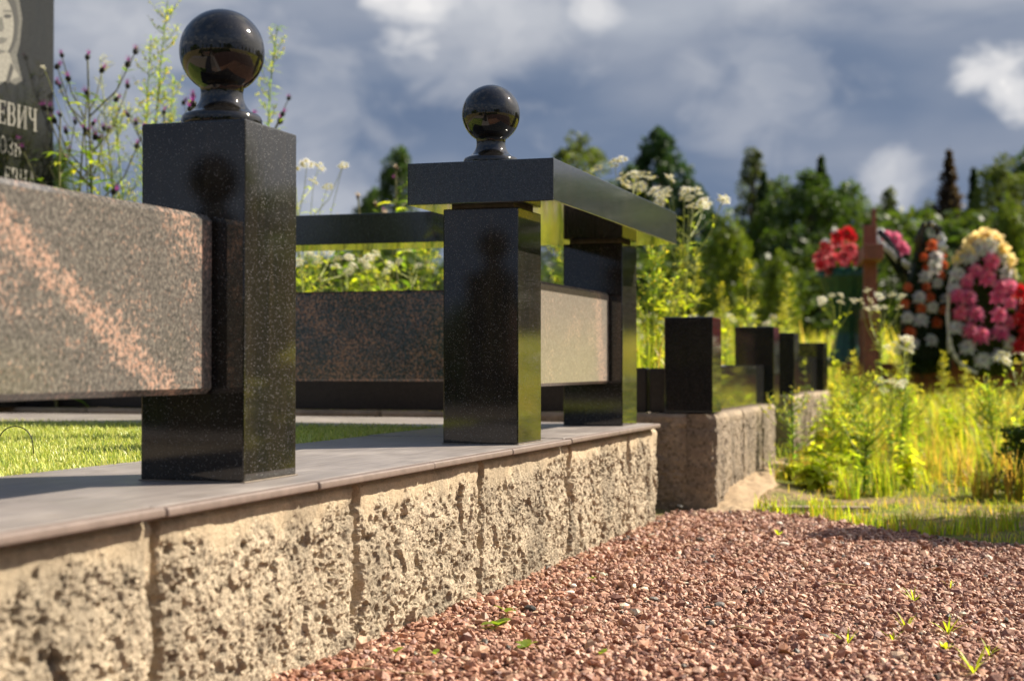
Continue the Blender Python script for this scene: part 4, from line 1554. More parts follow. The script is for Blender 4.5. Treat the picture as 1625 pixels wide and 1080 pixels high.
# seedlings and sprouts on the gravel
def seedling(label, x, y, n, ln, wd, seed, narrow=False):
    d = (ZG * -1) * F_PX / (y - HZ)
    p = pd(x, y, d)
    r = random.Random(seed)
    root = thing('seedling', label, 'seedling', (p[0], p[1], ZG + .008 * (1 - float(sstep(1.6, 2.5, p[0])))))
    for i in range(n):
        a = i * 6.283 / n + r.uniform(-.4, .4)
        mb = MB()
        if narrow:
            l2 = ln * 1.35 * r.uniform(.6, 1.1)
            mb.leaf((0, 0, -.002), rot(a, r.uniform(.8, 2.2)), (0, 0, 1), l2, wd, cvar(G_LIME, r), 0.3, 3)
        else:
            mb.leaf((0, 0, .006), rot(a, r.uniform(.35, 1.0)), (0, 0, 1), ln * 1.5 * r.uniform(.7, 1.1), wd * 1.5 * r.uniform(.8, 1.1), cvar((0.16, 0.25, 0.04), r), 0.3, 5, .2)
        obj('leaf', mb.mesh('leaf', M['leaf'], True), root)
    return root


for i, (x, y, n, ln, wd, nar, lab) in enumerate([
        (790, 1002, 5, .022, .014, 0, 'largest seedling on the gravel near the plinth, with broad leaves'),
        (803, 978, 3, .018, .008, 0, 'upright two-leaved seedling just behind the largest one'),
        (835, 1040, 4, .018, .010, 0, 'seedling with pointed leaves near the bottom centre'),
        (955, 1052, 2, .011, .007, 0, 'tiny two-leaved seedling at the bottom centre of the gravel'),
        (940, 922, 3, .011, .006, 0, 'small seedling in the middle of the gravel'),
        (690, 1052, 2, .010, .006, 0, 'tiny seedling at the foot of the plinth in the foreground'),
        (628, 1048, 2, .012, .006, 0, 'tiny leaf sprout touching the foreground blocks'),
        (1345, 1022, 6, .028, .0026, 1, 'thin grass sprout left of the other sprouts on the gravel'),
        (1438, 1000, 6, .034, .0028, 1, 'upright grass sprout in the centre right of the gravel'),
        (1418, 1018, 4, .026, .0028, 1, 'leaning grass sprout beside the upright one'),
        (1505, 1005, 8, .036, .0032, 1, 'spreading sprout with yellowish tips on the gravel'),
        (1500, 1032, 6, .016, .0060, 1, 'yellow-green stubby sprout on the gravel'),
        (1450, 952, 9, .028, .0022, 1, 'fine dry-tipped grass sprout on the gravel'),
        (1508, 930, 4, .030, .0020, 1, 'single thin sprout towards the shaded edge of the gravel'),
        (1570, 1040, 6, .024, .0022, 1, 'low thin sprout near the right edge of the gravel'),
        (1545, 1072, 8, .038, .0030, 1, 'grass sprout cut by the bottom of the picture'),
        (1235, 848, 5, .020, .006, 1, 'small weed near the far end of the gravel')]):
    seedling(lab, x, y, n, ln, wd, 200 + i, bool(nar))


def pebble(label, x, y, r, col, seed, flat=.6):
    d = (ZG * -1) * F_PX / (y - HZ)
    p = pd(x, y, d)
    bm = bmesh.new()
    bmesh.ops.create_icosphere(bm, subdivisions=2, radius=r * .85)
    rr = random.Random(seed)
    off = [Vector((rr.gauss(0, 1), rr.gauss(0, 1), rr.gauss(0, 1))).normalized() for _ in range(5)]
    for v in bm.verts:
        k = .72 + sum(.11 * max(0, v.co.normalized().dot(o)) for o in off) + rr.uniform(-.09, .09)
        v.co = Vector((v.co.x * k * 1.25, v.co.y * k, v.co.z * k * flat))
    me = bpy.data.meshes.new('pebble')
    bm.to_mesh(me)
    bm.free()
    a = me.color_attributes.new('col', 'FLOAT_COLOR', 'POINT')
    for e in a.data:
        e.color = (*col, 1)
    o = obj('pebble', me, None, M['pebble'], (p[0], p[1], ZG + r * flat * .55))
    o.rotation_euler = (0, 0, rr.uniform(0, 6.28))
    tag(o, label, 'pebble', 'odd-coloured pebbles on the gravel')


WH, DK, GY = (0.72, 0.64, 0.54), (0.045, 0.042, 0.040), (0.16, 0.145, 0.13)
for i, (x, y, r, c, lab) in enumerate([
        (910, 930, .0075, WH, 'round white pebble near the plinth in mid gravel'), (905, 942, .009, WH, 'long white pebble below the round white one'),
        (1242, 865, .011, WH, 'white pebble far out near the end of the gravel'), (1374, 897, .010, WH, 'pale pebble in the middle of the far gravel'),
        (1412, 937, .007, WH, 'small bright white pebble right of centre'), (1142, 962, .011, GY, 'dark grey stone in the centre of the gravel'),
        (842, 968, .012, DK, 'flat black stone near the plinth'), (1110, 858, .012, (.12, .09, .07), 'dark brown stone in the far gravel'),
        (1077, 806, .014, DK, 'black stone in the corner between the two plinths'), (1038, 952, .009, GY, 'small grey stone left of the dark grey one'),
        (820, 1040, .010, DK, 'black chip beside the seedlings'), (1305, 1012, .009, GY, 'grey-white chip in the right foreground'),
        (1237, 832, .010, WH, 'white chip at the very end of the gravel')]):
    pebble(lab, x, y, r, c, 300 + i)

r_ = random.Random(91)
for i, (x, y, lab) in enumerate(((600, 1068, 'long dry grass stalk lying on the gravel at the bottom'), (1180, 1000, 'short dry stalk lying in the middle of the gravel'), (1330, 930, 'thin dry twig on the far gravel'))):
    d = (ZG * -1 - .012) * F_PX / (y - HZ)
    p = pd(x, y, d)
    m_ = MB()
    L = (.13, .05, .06)[i]
    m_.tube([(-L / 2, 0, .003), (-L / 6, .004, .008), (L / 4, -.003, .006), (L / 2, .004, .004)], [.0012, .0014, .0011, .0006], 5, (0.42, 0.31, 0.17))
    o = tag(obj('dry_stalk', m_.mesh('dry_stalk', M['stem'], True), None, None, (p[0], p[1], ZG + .010)), lab, 'stalk')
    o.rotation_euler = (0, 0, YAW - math.pi / 2 + r_.uniform(-.25, .25))
for i, (x, y, lab) in enumerate(((1002, 673, 'curled dry leaf at the foot of the far bench leg'), (1020, 868, 'brown fallen leaf on the gravel by the plinth end'), (1480, 905, 'brown fallen leaf on the far gravel'), (1235, 1035, 'curled brown leaf in the foreground gravel'))):
    zz_ = ZT + .002 if i == 0 else ZG + .008
    d = -zz_ * F_PX / (y - HZ)
    p = pd(x, y, d)
    m_ = MB()
    m_.leaf((0, 0, 0), (1, 0, .25), (0, .3, 1), .022, .013, (0.26, 0.155, 0.075), .35, 5, .7)
    o = tag(obj('dry_leaf', m_.mesh('dry_leaf', M['stem'], True), None, None, (p[0], p[1], zz_)), lab, 'leaf')
    o.rotation_euler = (0, 0, r_.uniform(0, 6.28))

# half-buried concrete edging and sandy soil between the gravel and the weeds
p = pd(1300, 796, 4.05)
ed = thing('edging_stone', 'half-buried narrow concrete edging strip among the grass at the end of the gravel', 'edging', (p[0], p[1], ground_z(p[0], p[1])), -1.35)
obj('strip', box_mesh('strip', (-0.13, -0.02, -0.05), (0.13, 0.02, 0.014), 0.004, 2), ed, M['block_old'])


p = pd(1272, 752, 4.75)
place('tuft', 'brown dead root clump on the sand by the dark plinth', (p[0], p[1], float(ground_z(p[0], p[1])) + .01), 0.07, 171, dry=1.0, n=90, cat='dead plant')


def build_sand():
    nU, nV = 60, 24
    s, t = np.meshgrid(np.linspace(0, 1, nU), np.linspace(0, 1, nV), indexing='ij')
    U = 3.80 + 1.6 * s
    V = 0.745 - (0.03 + 0.10 * (1 - s) ** 0.6 * (0.6 + 0.8 * fbm(s * 9, s * 0 + 2.2, 2, 5))) * t
    Z = ground_z(U, V) + 0.014 * (1 - t) ** 0.8 * np.sin(np.pi * np.clip(s, 0, 1)) + 0.036 * (fbm(U * 22, V * 22, 4, 6) - .5) + 0.006 - 0.03 * sstep(.8, 1, t) - 0.02 * (1 - sstep(0, .08, s))
    idx = np.arange(nU * nV).reshape(nU, nV)
    Fc = np.stack([idx[:-1, :-1], idx[:-1, 1:], idx[1:, 1:], idx[1:, :-1]], -1).reshape(-1, 4)
    tag(obj('sand_bank', mesh_np('sand_bank', np.stack([U, V, Z], -1).reshape(-1, 3), Fc, smooth=True), mat=M['sand']), 'bank of pale sand at the foot of the dark plinth', kind='structure')


build_sand()


# ------------------------------------------------------------------ the grave with the wreaths
DG = 9.0
gp = pd(1383, 590, DG)
ZW = -0.25


def wp(x, y, d=DG):
    return pd(x, y, d)


ken = thing('grave_kerb', 'red-brown wooden kerb frame around the wreath-covered grave', 'grave kerb', tuple(wp(1480, 600)))
kz = wp(1480, 600)
for (x0, x1, y0, y1, n) in ((1335, 1760, 576, 625, 'rail'), (1362, 1392, 506, 625, 'corner_post'), (1483, 1508, 556, 577, 'corner_post')):
    a, b = wp(x0, y0, DG + .05), wp(x1, y1, DG + .05)
    cx, cz = (a + b) / 2 - kz, 0
    L = np.linalg.norm((b - a)[:2])
    me = box_mesh(n, (-L / 2, -0.035, b[2] - kz[2]), (L / 2, 0.035, a[2] - kz[2]), 0.006, 2)
    o = obj(n, me, ken, M['wood'], (cx[0], cx[1], 0 if n == 'rail' else 0))
    o.rotation_euler = (0, 0, math.atan2(RT[1], RT[0]))
    if n == 'corner_post':
        o.location = (cx[0] - FW[0] * .045, cx[1] - FW[1] * .045, 0.002)

# cross, seen almost along its arms
cp = wp(1381, 600, 8.55)
cr = thing('wooden_cross', 'red-brown wooden cross among the wreaths, seen edge-on', 'cross', tuple(cp), math.atan2(cp[1], cp[0]) + .06)
px = 8.55 / F_PX
zz = lambda y: (600 - y) * px
obj('upright', box_mesh('upright', (-.035, -.036, zz(640)), (.035, .036, zz(357)), 0.004, 2), cr, M['wood'])
obj('crossarm', box_mesh('crossarm', (-.34, -.052, zz(417)), (.30, .052, zz(394)), 0.004, 2), cr, M['wood'])
obj('finial', box_mesh('finial', (-.014, -.022 - .012, zz(357) - .001), (.014, -.022 + .012, zz(331)), 0.003, 2), cr, M['wood'])
obj('footrest', box_mesh('footrest', (-.16, -.045, zz(508)), (.16, .045, zz(490)), 0.004, 2), cr, M['wood'])


def mum(col, col2, seed, petals=34, rad=0.040):
    """chrysanthemum-like cloth flower facing +Z"""
    r = random.Random(seed)
    mb = MB()
    for k in range(petals):
        t = (k + .5) / petals
        a = k * 2.39996
        el = lerp(1.5, .05, t ** .8)
        rr = rad * (.12 + .45 * t)
        mb.leaf((math.cos(a) * rr * .5, math.sin(a) * rr * .5, rad * .30 * (1 - t)), rot(a, el), (0, 0, 1), rad * lerp(.45, .68, t), rad * .34,
                cvar(col if r.random() < .7 else col2, r, .12), 0.25, 2, .3)
    return mb.mesh('flower', M['petal'])


FLO = dict(
    pink=[mum((0.78, 0.16, 0.34), (0.85, 0.34, 0.48), s) for s in (1, 2)],
    white=[mum((0.74, 0.74, 0.76), (0.60, 0.62, 0.66), s) for s in (3, 4)],
    orange=[mum((0.68, 0.15, 0.05), (0.76, 0.26, 0.12), s) for s in (5, 6)],
    red=[mum((0.62, 0.02, 0.03), (0.70, 0.06, 0.07), s) for s in (7, 8)],
    rose=[mum((0.66, 0.10, 0.13), (0.80, 0.35, 0.38), s) for s in (9, 10)],
)


def face_cam(o, tilt=(0, 0)):
    """lay a flower's face towards the path (-X, slightly up)"""
    d = Vector((-FW[0], -FW[1], 0.25)) + Vector((RT[0], RT[1], 0)) * tilt[0] + Vector((0, 0, tilt[1]))
    o.rotation_euler = d.to_track_quat('Z', 'Y').to_euler()


def add_flowers(root, kind, spots, d, size=20):
    base = np.array(root.location)
    for i, sp in enumerate(spots):
        x, y = sp[:2]
        s = sp[2] if len(sp) > 2 else size
        p = wp(x, y, d - random.uniform(0, .015)) - base
        o = obj('flower', FLO[kind][i % 2], root, loc=tuple(p))
        k = (s * d / F_PX) / 0.064
        o.scale = (k, k, k)
        face_cam(o, (random.uniform(-.4, .4), random.uniform(-.3, .4)))


def needle_body(root, outline, d, thick, col, n=900, seed=1, name='greenery', ln=.05, wd=.008):
    """padded mass of artificial fir sprigs filling an outline (photo places) with real depth"""
    r = random.Random(seed)
    base = np.array(root.location)
    xs = [p[0] for p in outline]
    ys = [p[1] for p in outline]
    cx, cy = sum(xs) / len(xs), sum(ys) / len(ys)

    def inside(x, y):
        c = False
        j = len(outline) - 1
        for i in range(len(outline)):
            xi, yi = outline[i]
            xj, yj = outline[j]
            if (yi > y) != (yj > y) and x < (xj - xi) * (y - yi) / (yj - yi) + xi:
                c = not c
            j = i
        return c
    mb = MB()
    # solid pad
    N = len(outline)
    vs, fs = [], []
    for k, (sc, dd) in enumerate(((.92, thick * .6), (.98, 0.0), (.80, -thick * .5))):
        for (x, y) in outline:
            vs.append(wp(cx + (x - cx) * sc, cy + (y - cy) * sc, d + dd) - base)
    for k in (0, 1):
        for i in range(N):
            j = (i + 1) % N
            fs.append((k * N + i, k * N + j, (k + 1) * N + j, (k + 1) * N + i))
    fs.append(tuple(range(N)))
    fs.append(tuple(2 * N + i for i in range(N))[::-1])
    mb.add(vs, fs, tuple(c * .5 for c in col))
    cnt = 0
    while cnt < n:
        x, y = r.uniform(min(xs), max(xs)), r.uniform(min(ys), max(ys))
        if not inside(x, y):
            continue
        cnt += 1
        p = wp(x, y, d - thick * r.uniform(.2, .62)) - base
        dirv = Vector((-FW[0], -FW[1], 0)) * r.uniform(.2, 1) + Vector((RT[0], RT[1], 0)) * r.uniform(-1, 1) + Vector((0, 0, r.uniform(-1, .6)))
        mb.leaf(p, dirv, Vector((r.random(), r.random(), r.random())), ln * r.uniform(.6, 1.3), wd * r.uniform(.7, 1.4), cvar(col, r, .5), .2, 2)
    o = obj(name, mb.mesh(name, M['leaf']), root)
    return o


# flared green vase of red flowers, left of the cross
px = DG / F_PX
vp = wp(1345, 582, 9.15)
va = thing('flower_vase', 'dark green flared vase of red and pink cloth flowers left of the cross', 'vase', tuple(vp))
prof = [(0.0, zz(582)), (0.118, zz(582)), (0.112, zz(572)), (0.085, zz(548)), (0.068, zz(532)), (0.066, zz(524)), (0.088, zz(500)), (0.125, zz(470)), (0.158, zz(440)), (0.172, zz(424)), (0.150, zz(428)), (0.0, zz(440))]
prof = [(r_, z_ - zz(582)) for r_, z_ in prof]
me = lathe('body', prof, 40)
for v_ in me.vertices:                          # pleats
    a = math.atan2(v_.co.y, v_.co.x)
    k = 1 + .07 * math.cos(a * 13)
    v_.co.x *= k
    v_.co.y *= k
obj('body', me, va, M['vase'])
random.seed(21)
add_flowers(va, 'rose', [(1312, 398, 26), (1330, 385, 26), (1350, 395, 26), (1322, 412, 26), (1340, 408, 28), (1358, 412, 24), (1330, 424, 26), (1347, 425, 24), (1300, 408, 22), (1305, 422, 22), (1318, 430, 24)], 9.07)
add_flowers(va, 'red', [(1345, 370, 26), (1330, 374, 24), (1352, 376, 20), (1308, 390, 18), (1300, 420, 16)], 9.05)
add_flowers(va, 'white', [(1310, 384, 14), (1325, 366, 14)], 9.05)
r_ = random.Random(9)
mb = MB()
for i in range(70):
    a = r_.uniform(0, 6.28)
    mb.leaf((math.cos(a) * .13, math.sin(a) * .13, zz(430) - zz(582)), rot(a, r_.uniform(.4, 2)), (0, 0, 1), r_.uniform(.05, .13), .02, cvar((0.05, 0.11, 0.03), r_), .4, 3)
o = obj('greenery', mb.mesh('greenery', M['leaf']), va)
o['kind'] = 'stuff'

# bouquet with foil ribbon, hung right of the cross top
bq = thing('bouquet', 'pink and white bouquet with dark foil ribbon behind the cross top', 'bouquet', tuple(wp(1420, 420, 9.15)))
add_flowers(bq, 'pink', [(1421, 378, 24), (1430, 390, 24), (1408, 374, 20), (1437, 396, 18), (1425, 398, 20)], 9.1)
add_flowers(bq, 'white', [(1398, 370, 20), (1407, 382, 16), (1392, 380, 15)], 9.12)
needle_body(bq, [(1390, 372), (1412, 366), (1440, 385), (1448, 410), (1446, 470), (1425, 440), (1400, 400)], 9.22, .08, (0.02, 0.04, 0.025), 300, 5)


def ribbon(root, pts, w, mat, d, name='ribbon'):
    base = np.array(root.location)
    vs, fs = [], []
    n = len(pts)
    for i, (x, y) in enumerate(pts):
        a = pts[max(i - 1, 0)]
        b = pts[min(i + 1, n - 1)]
        tx, ty = b[0] - a[0], b[1] - a[1]
        L = math.hypot(tx, ty)
        nx, ny = -ty / L * w / 2, tx / L * w / 2
        dd = d + .02 * math.sin(i * 1.9)
        vs.append(wp(x + nx, y + ny, dd) - base)
        vs.append(wp(x - nx, y - ny, dd - .02) - base)
    for i in range(n - 1):
        fs.append((2 * i, 2 * i + 1, 2 * i + 3, 2 * i + 2))
    m_ = MB()
    m_.add(vs, fs)
    o = obj(name, m_.mesh(name, mat, True), root)
    md = o.modifiers.new('thick', 'SOLIDIFY')
    md.thickness = .003
    return o


ribbon(bq, [(1387, 372), (1396, 388), (1405, 392), (1414, 400), (1424, 412), (1434, 416), (1444, 424)], 9, M['foil'], 9.05)
ribbon(bq, [(1394, 366), (1412, 384), (1422, 402), (1436, 428), (1442, 455)], 10, M['ribbon_dark'], 9.07)

# pointed dark wreath with white and orange flowers
w1 = thing('funeral_wreath', 'dark pointed wreath with rows of white and orange flowers', 'wreath', tuple(wp(1468, 592, 8.85)), group='funeral wreaths')
random.seed(31)
out1 = [(1470, 352), (1487, 356), (1499, 380), (1506, 420), (1512, 470), (1514, 530), (1508, 592), (1470, 596), (1434, 592), (1424, 550), (1428, 500), (1438, 450), (1450, 400), (1460, 366)]
needle_body(w1, out1, 8.85, .16, (0.016, 0.040, 0.022), 1100, 7)
add_flowers(w1, 'white', [(1486, 408, 26), (1483, 425, 26), (1468, 439, 24), (1488, 449, 20), (1459, 472, 24), (1480, 487, 22), (1440, 504, 22), (1462, 508, 27), (1500, 474, 18), (1478, 540, 24), (1450, 545, 20)], 8.74)
add_flowers(w1, 'orange', [(1480, 389, 22), (1466, 408, 16), (1498, 420, 16), (1494, 437, 16), (1441, 456, 16), (1470, 455, 18), (1476, 472, 20), (1436, 482, 18), (1462, 488, 19), (1487, 512, 20), (1498, 492, 17), (1444, 527, 22), (1444, 540, 20), (1470, 425, 15), (1497, 405, 14)], 8.75)
ribbon(w1, [(1456, 400), (1458, 376), (1466, 358), (1478, 354), (1488, 362), (1492, 376)], 12, M['ribbon_dark'], 8.72)
ribbon(w1, [(1490, 372), (1496, 380), (1492, 388), (1499, 394), (1496, 401)], 13, M['foil'], 8.70)
ribbon(w1, [(1468, 356), (1474, 353), (1482, 357)], 6, M['foil'], 8.70)

# dark green wreath back, behind
w0 = thing('funeral_wreath', 'plain dark green wreath leaning behind the yellow-edged one', 'wreath', tuple(wp(1530, 592, 9.2)), group='funeral wreaths')
needle_body(w0, [(1545, 366), (1560, 372), (1566, 420), (1562, 592), (1500, 592), (1496, 470), (1508, 418), (1528, 380)], 9.2, .14, (0.022, 0.055, 0.028), 800, 8)

# large oval wreath with yellow ribbon edge
w2 = thing('funeral_wreath', 'large oval wreath of pink and white flowers with yellow ribbon edge', 'wreath', tuple(wp(1565, 592, 8.75)), group='funeral wreaths')
out2 = [(1562, 372), (1585, 380), (1600, 405), (1614, 440), (1622, 500), (1618, 560), (1600, 596), (1550, 600), (1518, 585), (1506, 545), (1506, 480), (1510, 440), (1524, 405), (1542, 380)]
needle_body(w2, out2, 8.75, .16, (0.05, 0.085, 0.025), 1000, 9)
edge = [(1507, 560), (1504, 500), (1507, 450), (1520, 412), (1538, 386), (1560, 370), (1582, 378), (1598, 402), (1612, 432)]
base2 = np.array(w2.location)


def roll(root, pts, rad, mat, d, name):
    base = np.array(root.location)
    m_ = MB()
    P = []
    for a, b in zip(pts[:-1], pts[1:]):
        for k in range(4):
            P.append((a[0] + (b[0] - a[0]) * k / 4, a[1] + (b[1] - a[1]) * k / 4))
    P.append(pts[-1])
    R = [rad * (1 + .22 * math.sin(i * 2.1)) for i in range(len(P))]
    m_.tube([wp(x, y, d) - base for x, y in P], R, 9)
    return obj(name, m_.mesh(name, mat, True), root)


def ruffle(root, pts, mat, d, name, n, ln, wd, col):
    base = np.array(root.location)
    r = random.Random(77)
    m_ = MB()
    for i in range(n):
        f = r.uniform(0, len(pts) - 1.001)
        k = int(f)
        x = lerp(pts[k][0], pts[k + 1][0], f - k) + r.uniform(-4, 4)
        y = lerp(pts[k][1], pts[k + 1][1], f - k) + r.uniform(-4, 4)
        p = wp(x, y, d + r.uniform(-.05, .05)) - base
        dv = Vector((-FW[0], -FW[1], 0)) * r.uniform(.3, 1) + Vector((RT[0], RT[1], 0)) * r.uniform(-1, 1) + Vector((0, 0, r.uniform(-.6, 1)))
        m_.leaf(p, dv, Vector((r.random(), r.random(), r.random())), ln * r.uniform(.7, 1.3), wd * r.uniform(.7, 1.3), cvar(col, r, .2), .2, 3, .5)
    return obj(name, m_.mesh(name, mat), root)


ruffle(w2, edge[3:], M['petal'], 8.66, 'yellow_ribbon', 110, .052, .04, (0.85, 0.70, 0.34))
M['pale'] = mat_simple('white_satin_ribbon', (0.62, 0.60, 0.58), 0.5, 0.15, 30, 0.3, 0.006)
roll(w2, edge[:5], .011, M['pale'], 8.66, 'white_ribbon')
roll(w2, [(1506, 535), (1510, 555), (1520, 572), (1535, 585), (1550, 592)], .013, M['pale'], 8.65, 'white_ribbon')
random.seed(41)
add_flowers(w2, 'white', [(1552, 392, 34), (1570, 396, 30), (1536, 408, 34), (1520, 436, 30), (1515, 460, 26), (1590, 410, 22), (1597, 432, 24), (1518, 520, 28), (1536, 551, 30), (1560, 572, 30), (1585, 565, 28), (1604, 545, 26), (1545, 400, 26)], 8.64)
add_flowers(w2, 'pink', [(1573, 415, 32), (1548, 430, 28), (1567, 441, 32), (1535, 446, 26), (1521, 470, 30), (1537, 472, 32), (1525, 496, 28), (1548, 498, 34), (1585, 470, 30), (1602, 456, 34), (1585, 500, 30), (1539, 524, 30), (1557, 532, 34), (1588, 528, 32), (1588, 455, 26), (1603, 512, 24), (1604, 482, 24)], 8.61)

# red wreath cut by the right edge
w3 = thing('funeral_wreath', 'deep red flower wreath cut by the right edge of the picture', 'wreath', tuple(wp(1660, 592, 8.8)), group='funeral wreaths')
out3 = [(1655, 440), (1690, 470), (1705, 530), (1690, 590), (1640, 592), (1612, 570), (1606, 520), (1615, 470)]
needle_body(w3, out3, 8.72, .14, (0.03, 0.06, 0.025), 500, 10)
random.seed(51)
add_flowers(w3, 'red', [(1618 + 18 * (i % 5) + 8 * (i // 5 % 2), 462 + 22 * (i // 5), 28) for i in range(25)], 8.60)


# ------------------------------------------------------------------ trees
def tree_broad(seed, rx, h, trunk_h, n_cl, n_leaf, leaf, col, slim=1.0):
    r = np.random.default_rng(seed)
    rp = random.Random(seed)
    tr, cw = MB(), None
    pts = [Vector((rp.uniform(-.02, .02) * h * t, rp.uniform(-.02, .02) * h * t, h * .86 * t)) for t in (0, .15, .35, .55, .75, 1)]
    tr.tube(pts, [h * k for k in (.022, .018, .015, .011, .007, .002)], 7, (0.11, 0.09, 0.07))
    cen = []
    for i in range(n_cl):
        t = (i + rp.random()) / n_cl
        z = lerp(trunk_h, h, t)
        prof = 0.45 * math.sin(math.pi * (0.12 + 0.84 * t)) ** 0.75 + 0.55 * min(1.0, .35 + 3 * t) * (1 - t) ** .7
        prof *= rp.uniform(.7, 1.2)
        a = i * 2.39996 + rp.uniform(-.5, .5)
        rr = rx * prof * math.sqrt(rp.uniform(.15, 1.0))
        c = Vector((math.cos(a) * rr, math.sin(a) * rr, z - rp.uniform(0, .06) * h))
        cen.append((c, rx * rp.uniform(.20, .38) * (0.6 + .5 * prof)))
        s = along(pts, min(.97, max(.08, (z / h) * .86)))
        tr.tube([s, s.lerp(c, .55) + Vector((0, 0, .04 * h)), c], [h * .006, h * .0035, h * .001], 4, (0.11, 0.09, 0.07), False)
    C = np.array([c[:] for c, _ in cen])
    Rr = np.array([q for _, q in cen])
    k = r.integers(0, len(cen), n_leaf)
    d = r.normal(size=(n_leaf, 3))
    d /= np.linalg.norm(d, axis=1, keepdims=True)
    P = C[k] + d * (Rr[k] * r.uniform(.25, 1.05, n_leaf) ** .6)[:, None] * np.array([1, 1, .75])
    return tr, leaf_cards(r, P, leaf, col)


def leaf_cards(r, P, leaf, col, spread=.35):
    n = len(P)
    a = r.normal(size=(n, 3))
    a /= np.linalg.norm(a, axis=1, keepdims=True)
    b = np.cross(a, r.normal(size=(n, 3)))
    b /= np.linalg.norm(b, axis=1, keepdims=True)
    s = leaf * r.uniform(.6, 1.3, (n, 1))
    V = np.stack([P - a * s * .5, P + b * s * .28, P + a * s * .55, P - b * s * .28], 1).reshape(-1, 3)
    Fc = np.arange(n * 4).reshape(n, 4)
    c = np.array(col) * r.uniform(1 - spread, 1 + spread, (n, 1)) * r.uniform(.9, 1.1, (n, 3))
    return mesh_np('crown', V, Fc, np.repeat(c, 4, 0))


def tree_spruce(seed, rx, h, n_leaf, leaf, col):
    r = np.random.default_rng(seed)
    rp = random.Random(seed)
    tr = MB()
    tr.tube([(0, 0, 0), (0, 0, h * .5), (0, 0, h)], [h * .018, h * .011, h * .001], 7, (0.10, 0.08, 0.065))
    P = []
    L = 30
    per = n_leaf // (L * 9)
    for i in range(L):
        t = i / (L - 1)
        z = h * (.10 + .88 * t)
        ln = rx * (1 - t) ** .9 * rp.uniform(.7, 1.2) + .03 * rx
        for j in range(9):
            a = j * .698 + i * 1.1 + rp.uniform(-.25, .25)
            l2 = ln * rp.uniform(.5, 1.2)
            e = Vector((math.cos(a) * l2, math.sin(a) * l2, z - rp.uniform(-.1, .4) * l2 - rp.uniform(0, .04) * h))
            tr.tube([(0, 0, z), e], [h * .003, h * .0006], 3, (0.10, 0.08, 0.065), False)
            for q in range(per):
                s = rp.uniform(.15, 1.0)
                w = .22 * l2 * (1.15 - s)
                P.append((e.x * s + rp.gauss(0, w), e.y * s + rp.gauss(0, w), z + (e.z - z) * s - abs(rp.gauss(0, .16 * ln + .08))))
    return tr, leaf_cards(r, np.array(P), leaf, col, .45)


TREES = {
    'oak': tree_broad(1, 2.6, 7.5, 1.0, 60, 9000, .20, (0.050, 0.095, 0.022)),
    'oak_b': tree_broad(2, 2.9, 7.0, .8, 60, 9000, .20, (0.065, 0.115, 0.022)),
    'birch': tree_broad(3, 1.5, 8.5, 1.6, 60, 7000, .17, (0.085, 0.115, 0.045)),
    'birch_b': tree_broad(4, 2.0, 8.0, 1.4, 56, 7500, .17, (0.10, 0.14, 0.035)),
    'pine': tree_broad(5, 2.1, 8.0, 1.8, 46, 8000, .20, (0.032, 0.070, 0.030)),
    'bush': tree_broad(6, 2.2, 3.6, .2, 50, 7500, .19, (0.12, 0.175, 0.022)),
    'scrub': tree_broad(7, 2.6, 3.0, .1, 50, 7500, .20, (0.06, 0.10, 0.022)),
    'spruce': tree_spruce(8, 1.9, 9.0, 7500, .26, (0.030, 0.062, 0.030)),
    'spruce_brown': tree_spruce(9, 1.8, 9.0, 6000, .24, (0.085, 0.060, 0.048)),
}
HGT = dict(oak=7.5, oak_b=7.0, birch=8.5, birch_b=8.0, pine=8.0, bush=3.6, scrub=3.0, spruce=9.0, spruce_brown=9.0)
TM = {k: (v[0].mesh('trunk', M['bark']), v[1]) for k, v in TREES.items()}


def tree(kind, label, loc, h, rz=0.0, wide=1.0, group=None):
    tm, cm = TM[kind]
    nm = {'oak': 'oak_tree', 'oak_b': 'oak_tree', 'birch': 'birch_tree', 'birch_b': 'birch_tree', 'pine': 'pine_tree', 'bush': 'bush', 'scrub': 'bush',
          'spruce': 'spruce_tree', 'spruce_brown': 'spruce_tree'}[kind]
    o = thing(nm, label, 'bush' if nm == 'bush' else 'tree', loc, rz, group)
    s = h / HGT[kind]
    o.scale = (s * wide, s * wide, s)
    obj('trunk', tm, o)
    obj('crown', cm, o, M['crown'])
    return o


def tree_at(kind, label, x, ytop, d, wide=1.0, rz=0.0, group='trees along the edge of the cemetery'):
    t = pd(x, ytop, d)
    z = float(ground_z(t[0], t[1])) - .05
    wide *= {'bush': .38, 'scrub': .9, 'spruce': 1.1, 'spruce_brown': 1.15}.get(kind, .9)
    return tree(kind, label, (t[0], t[1], z), t[2] - z, rz, wide, group)


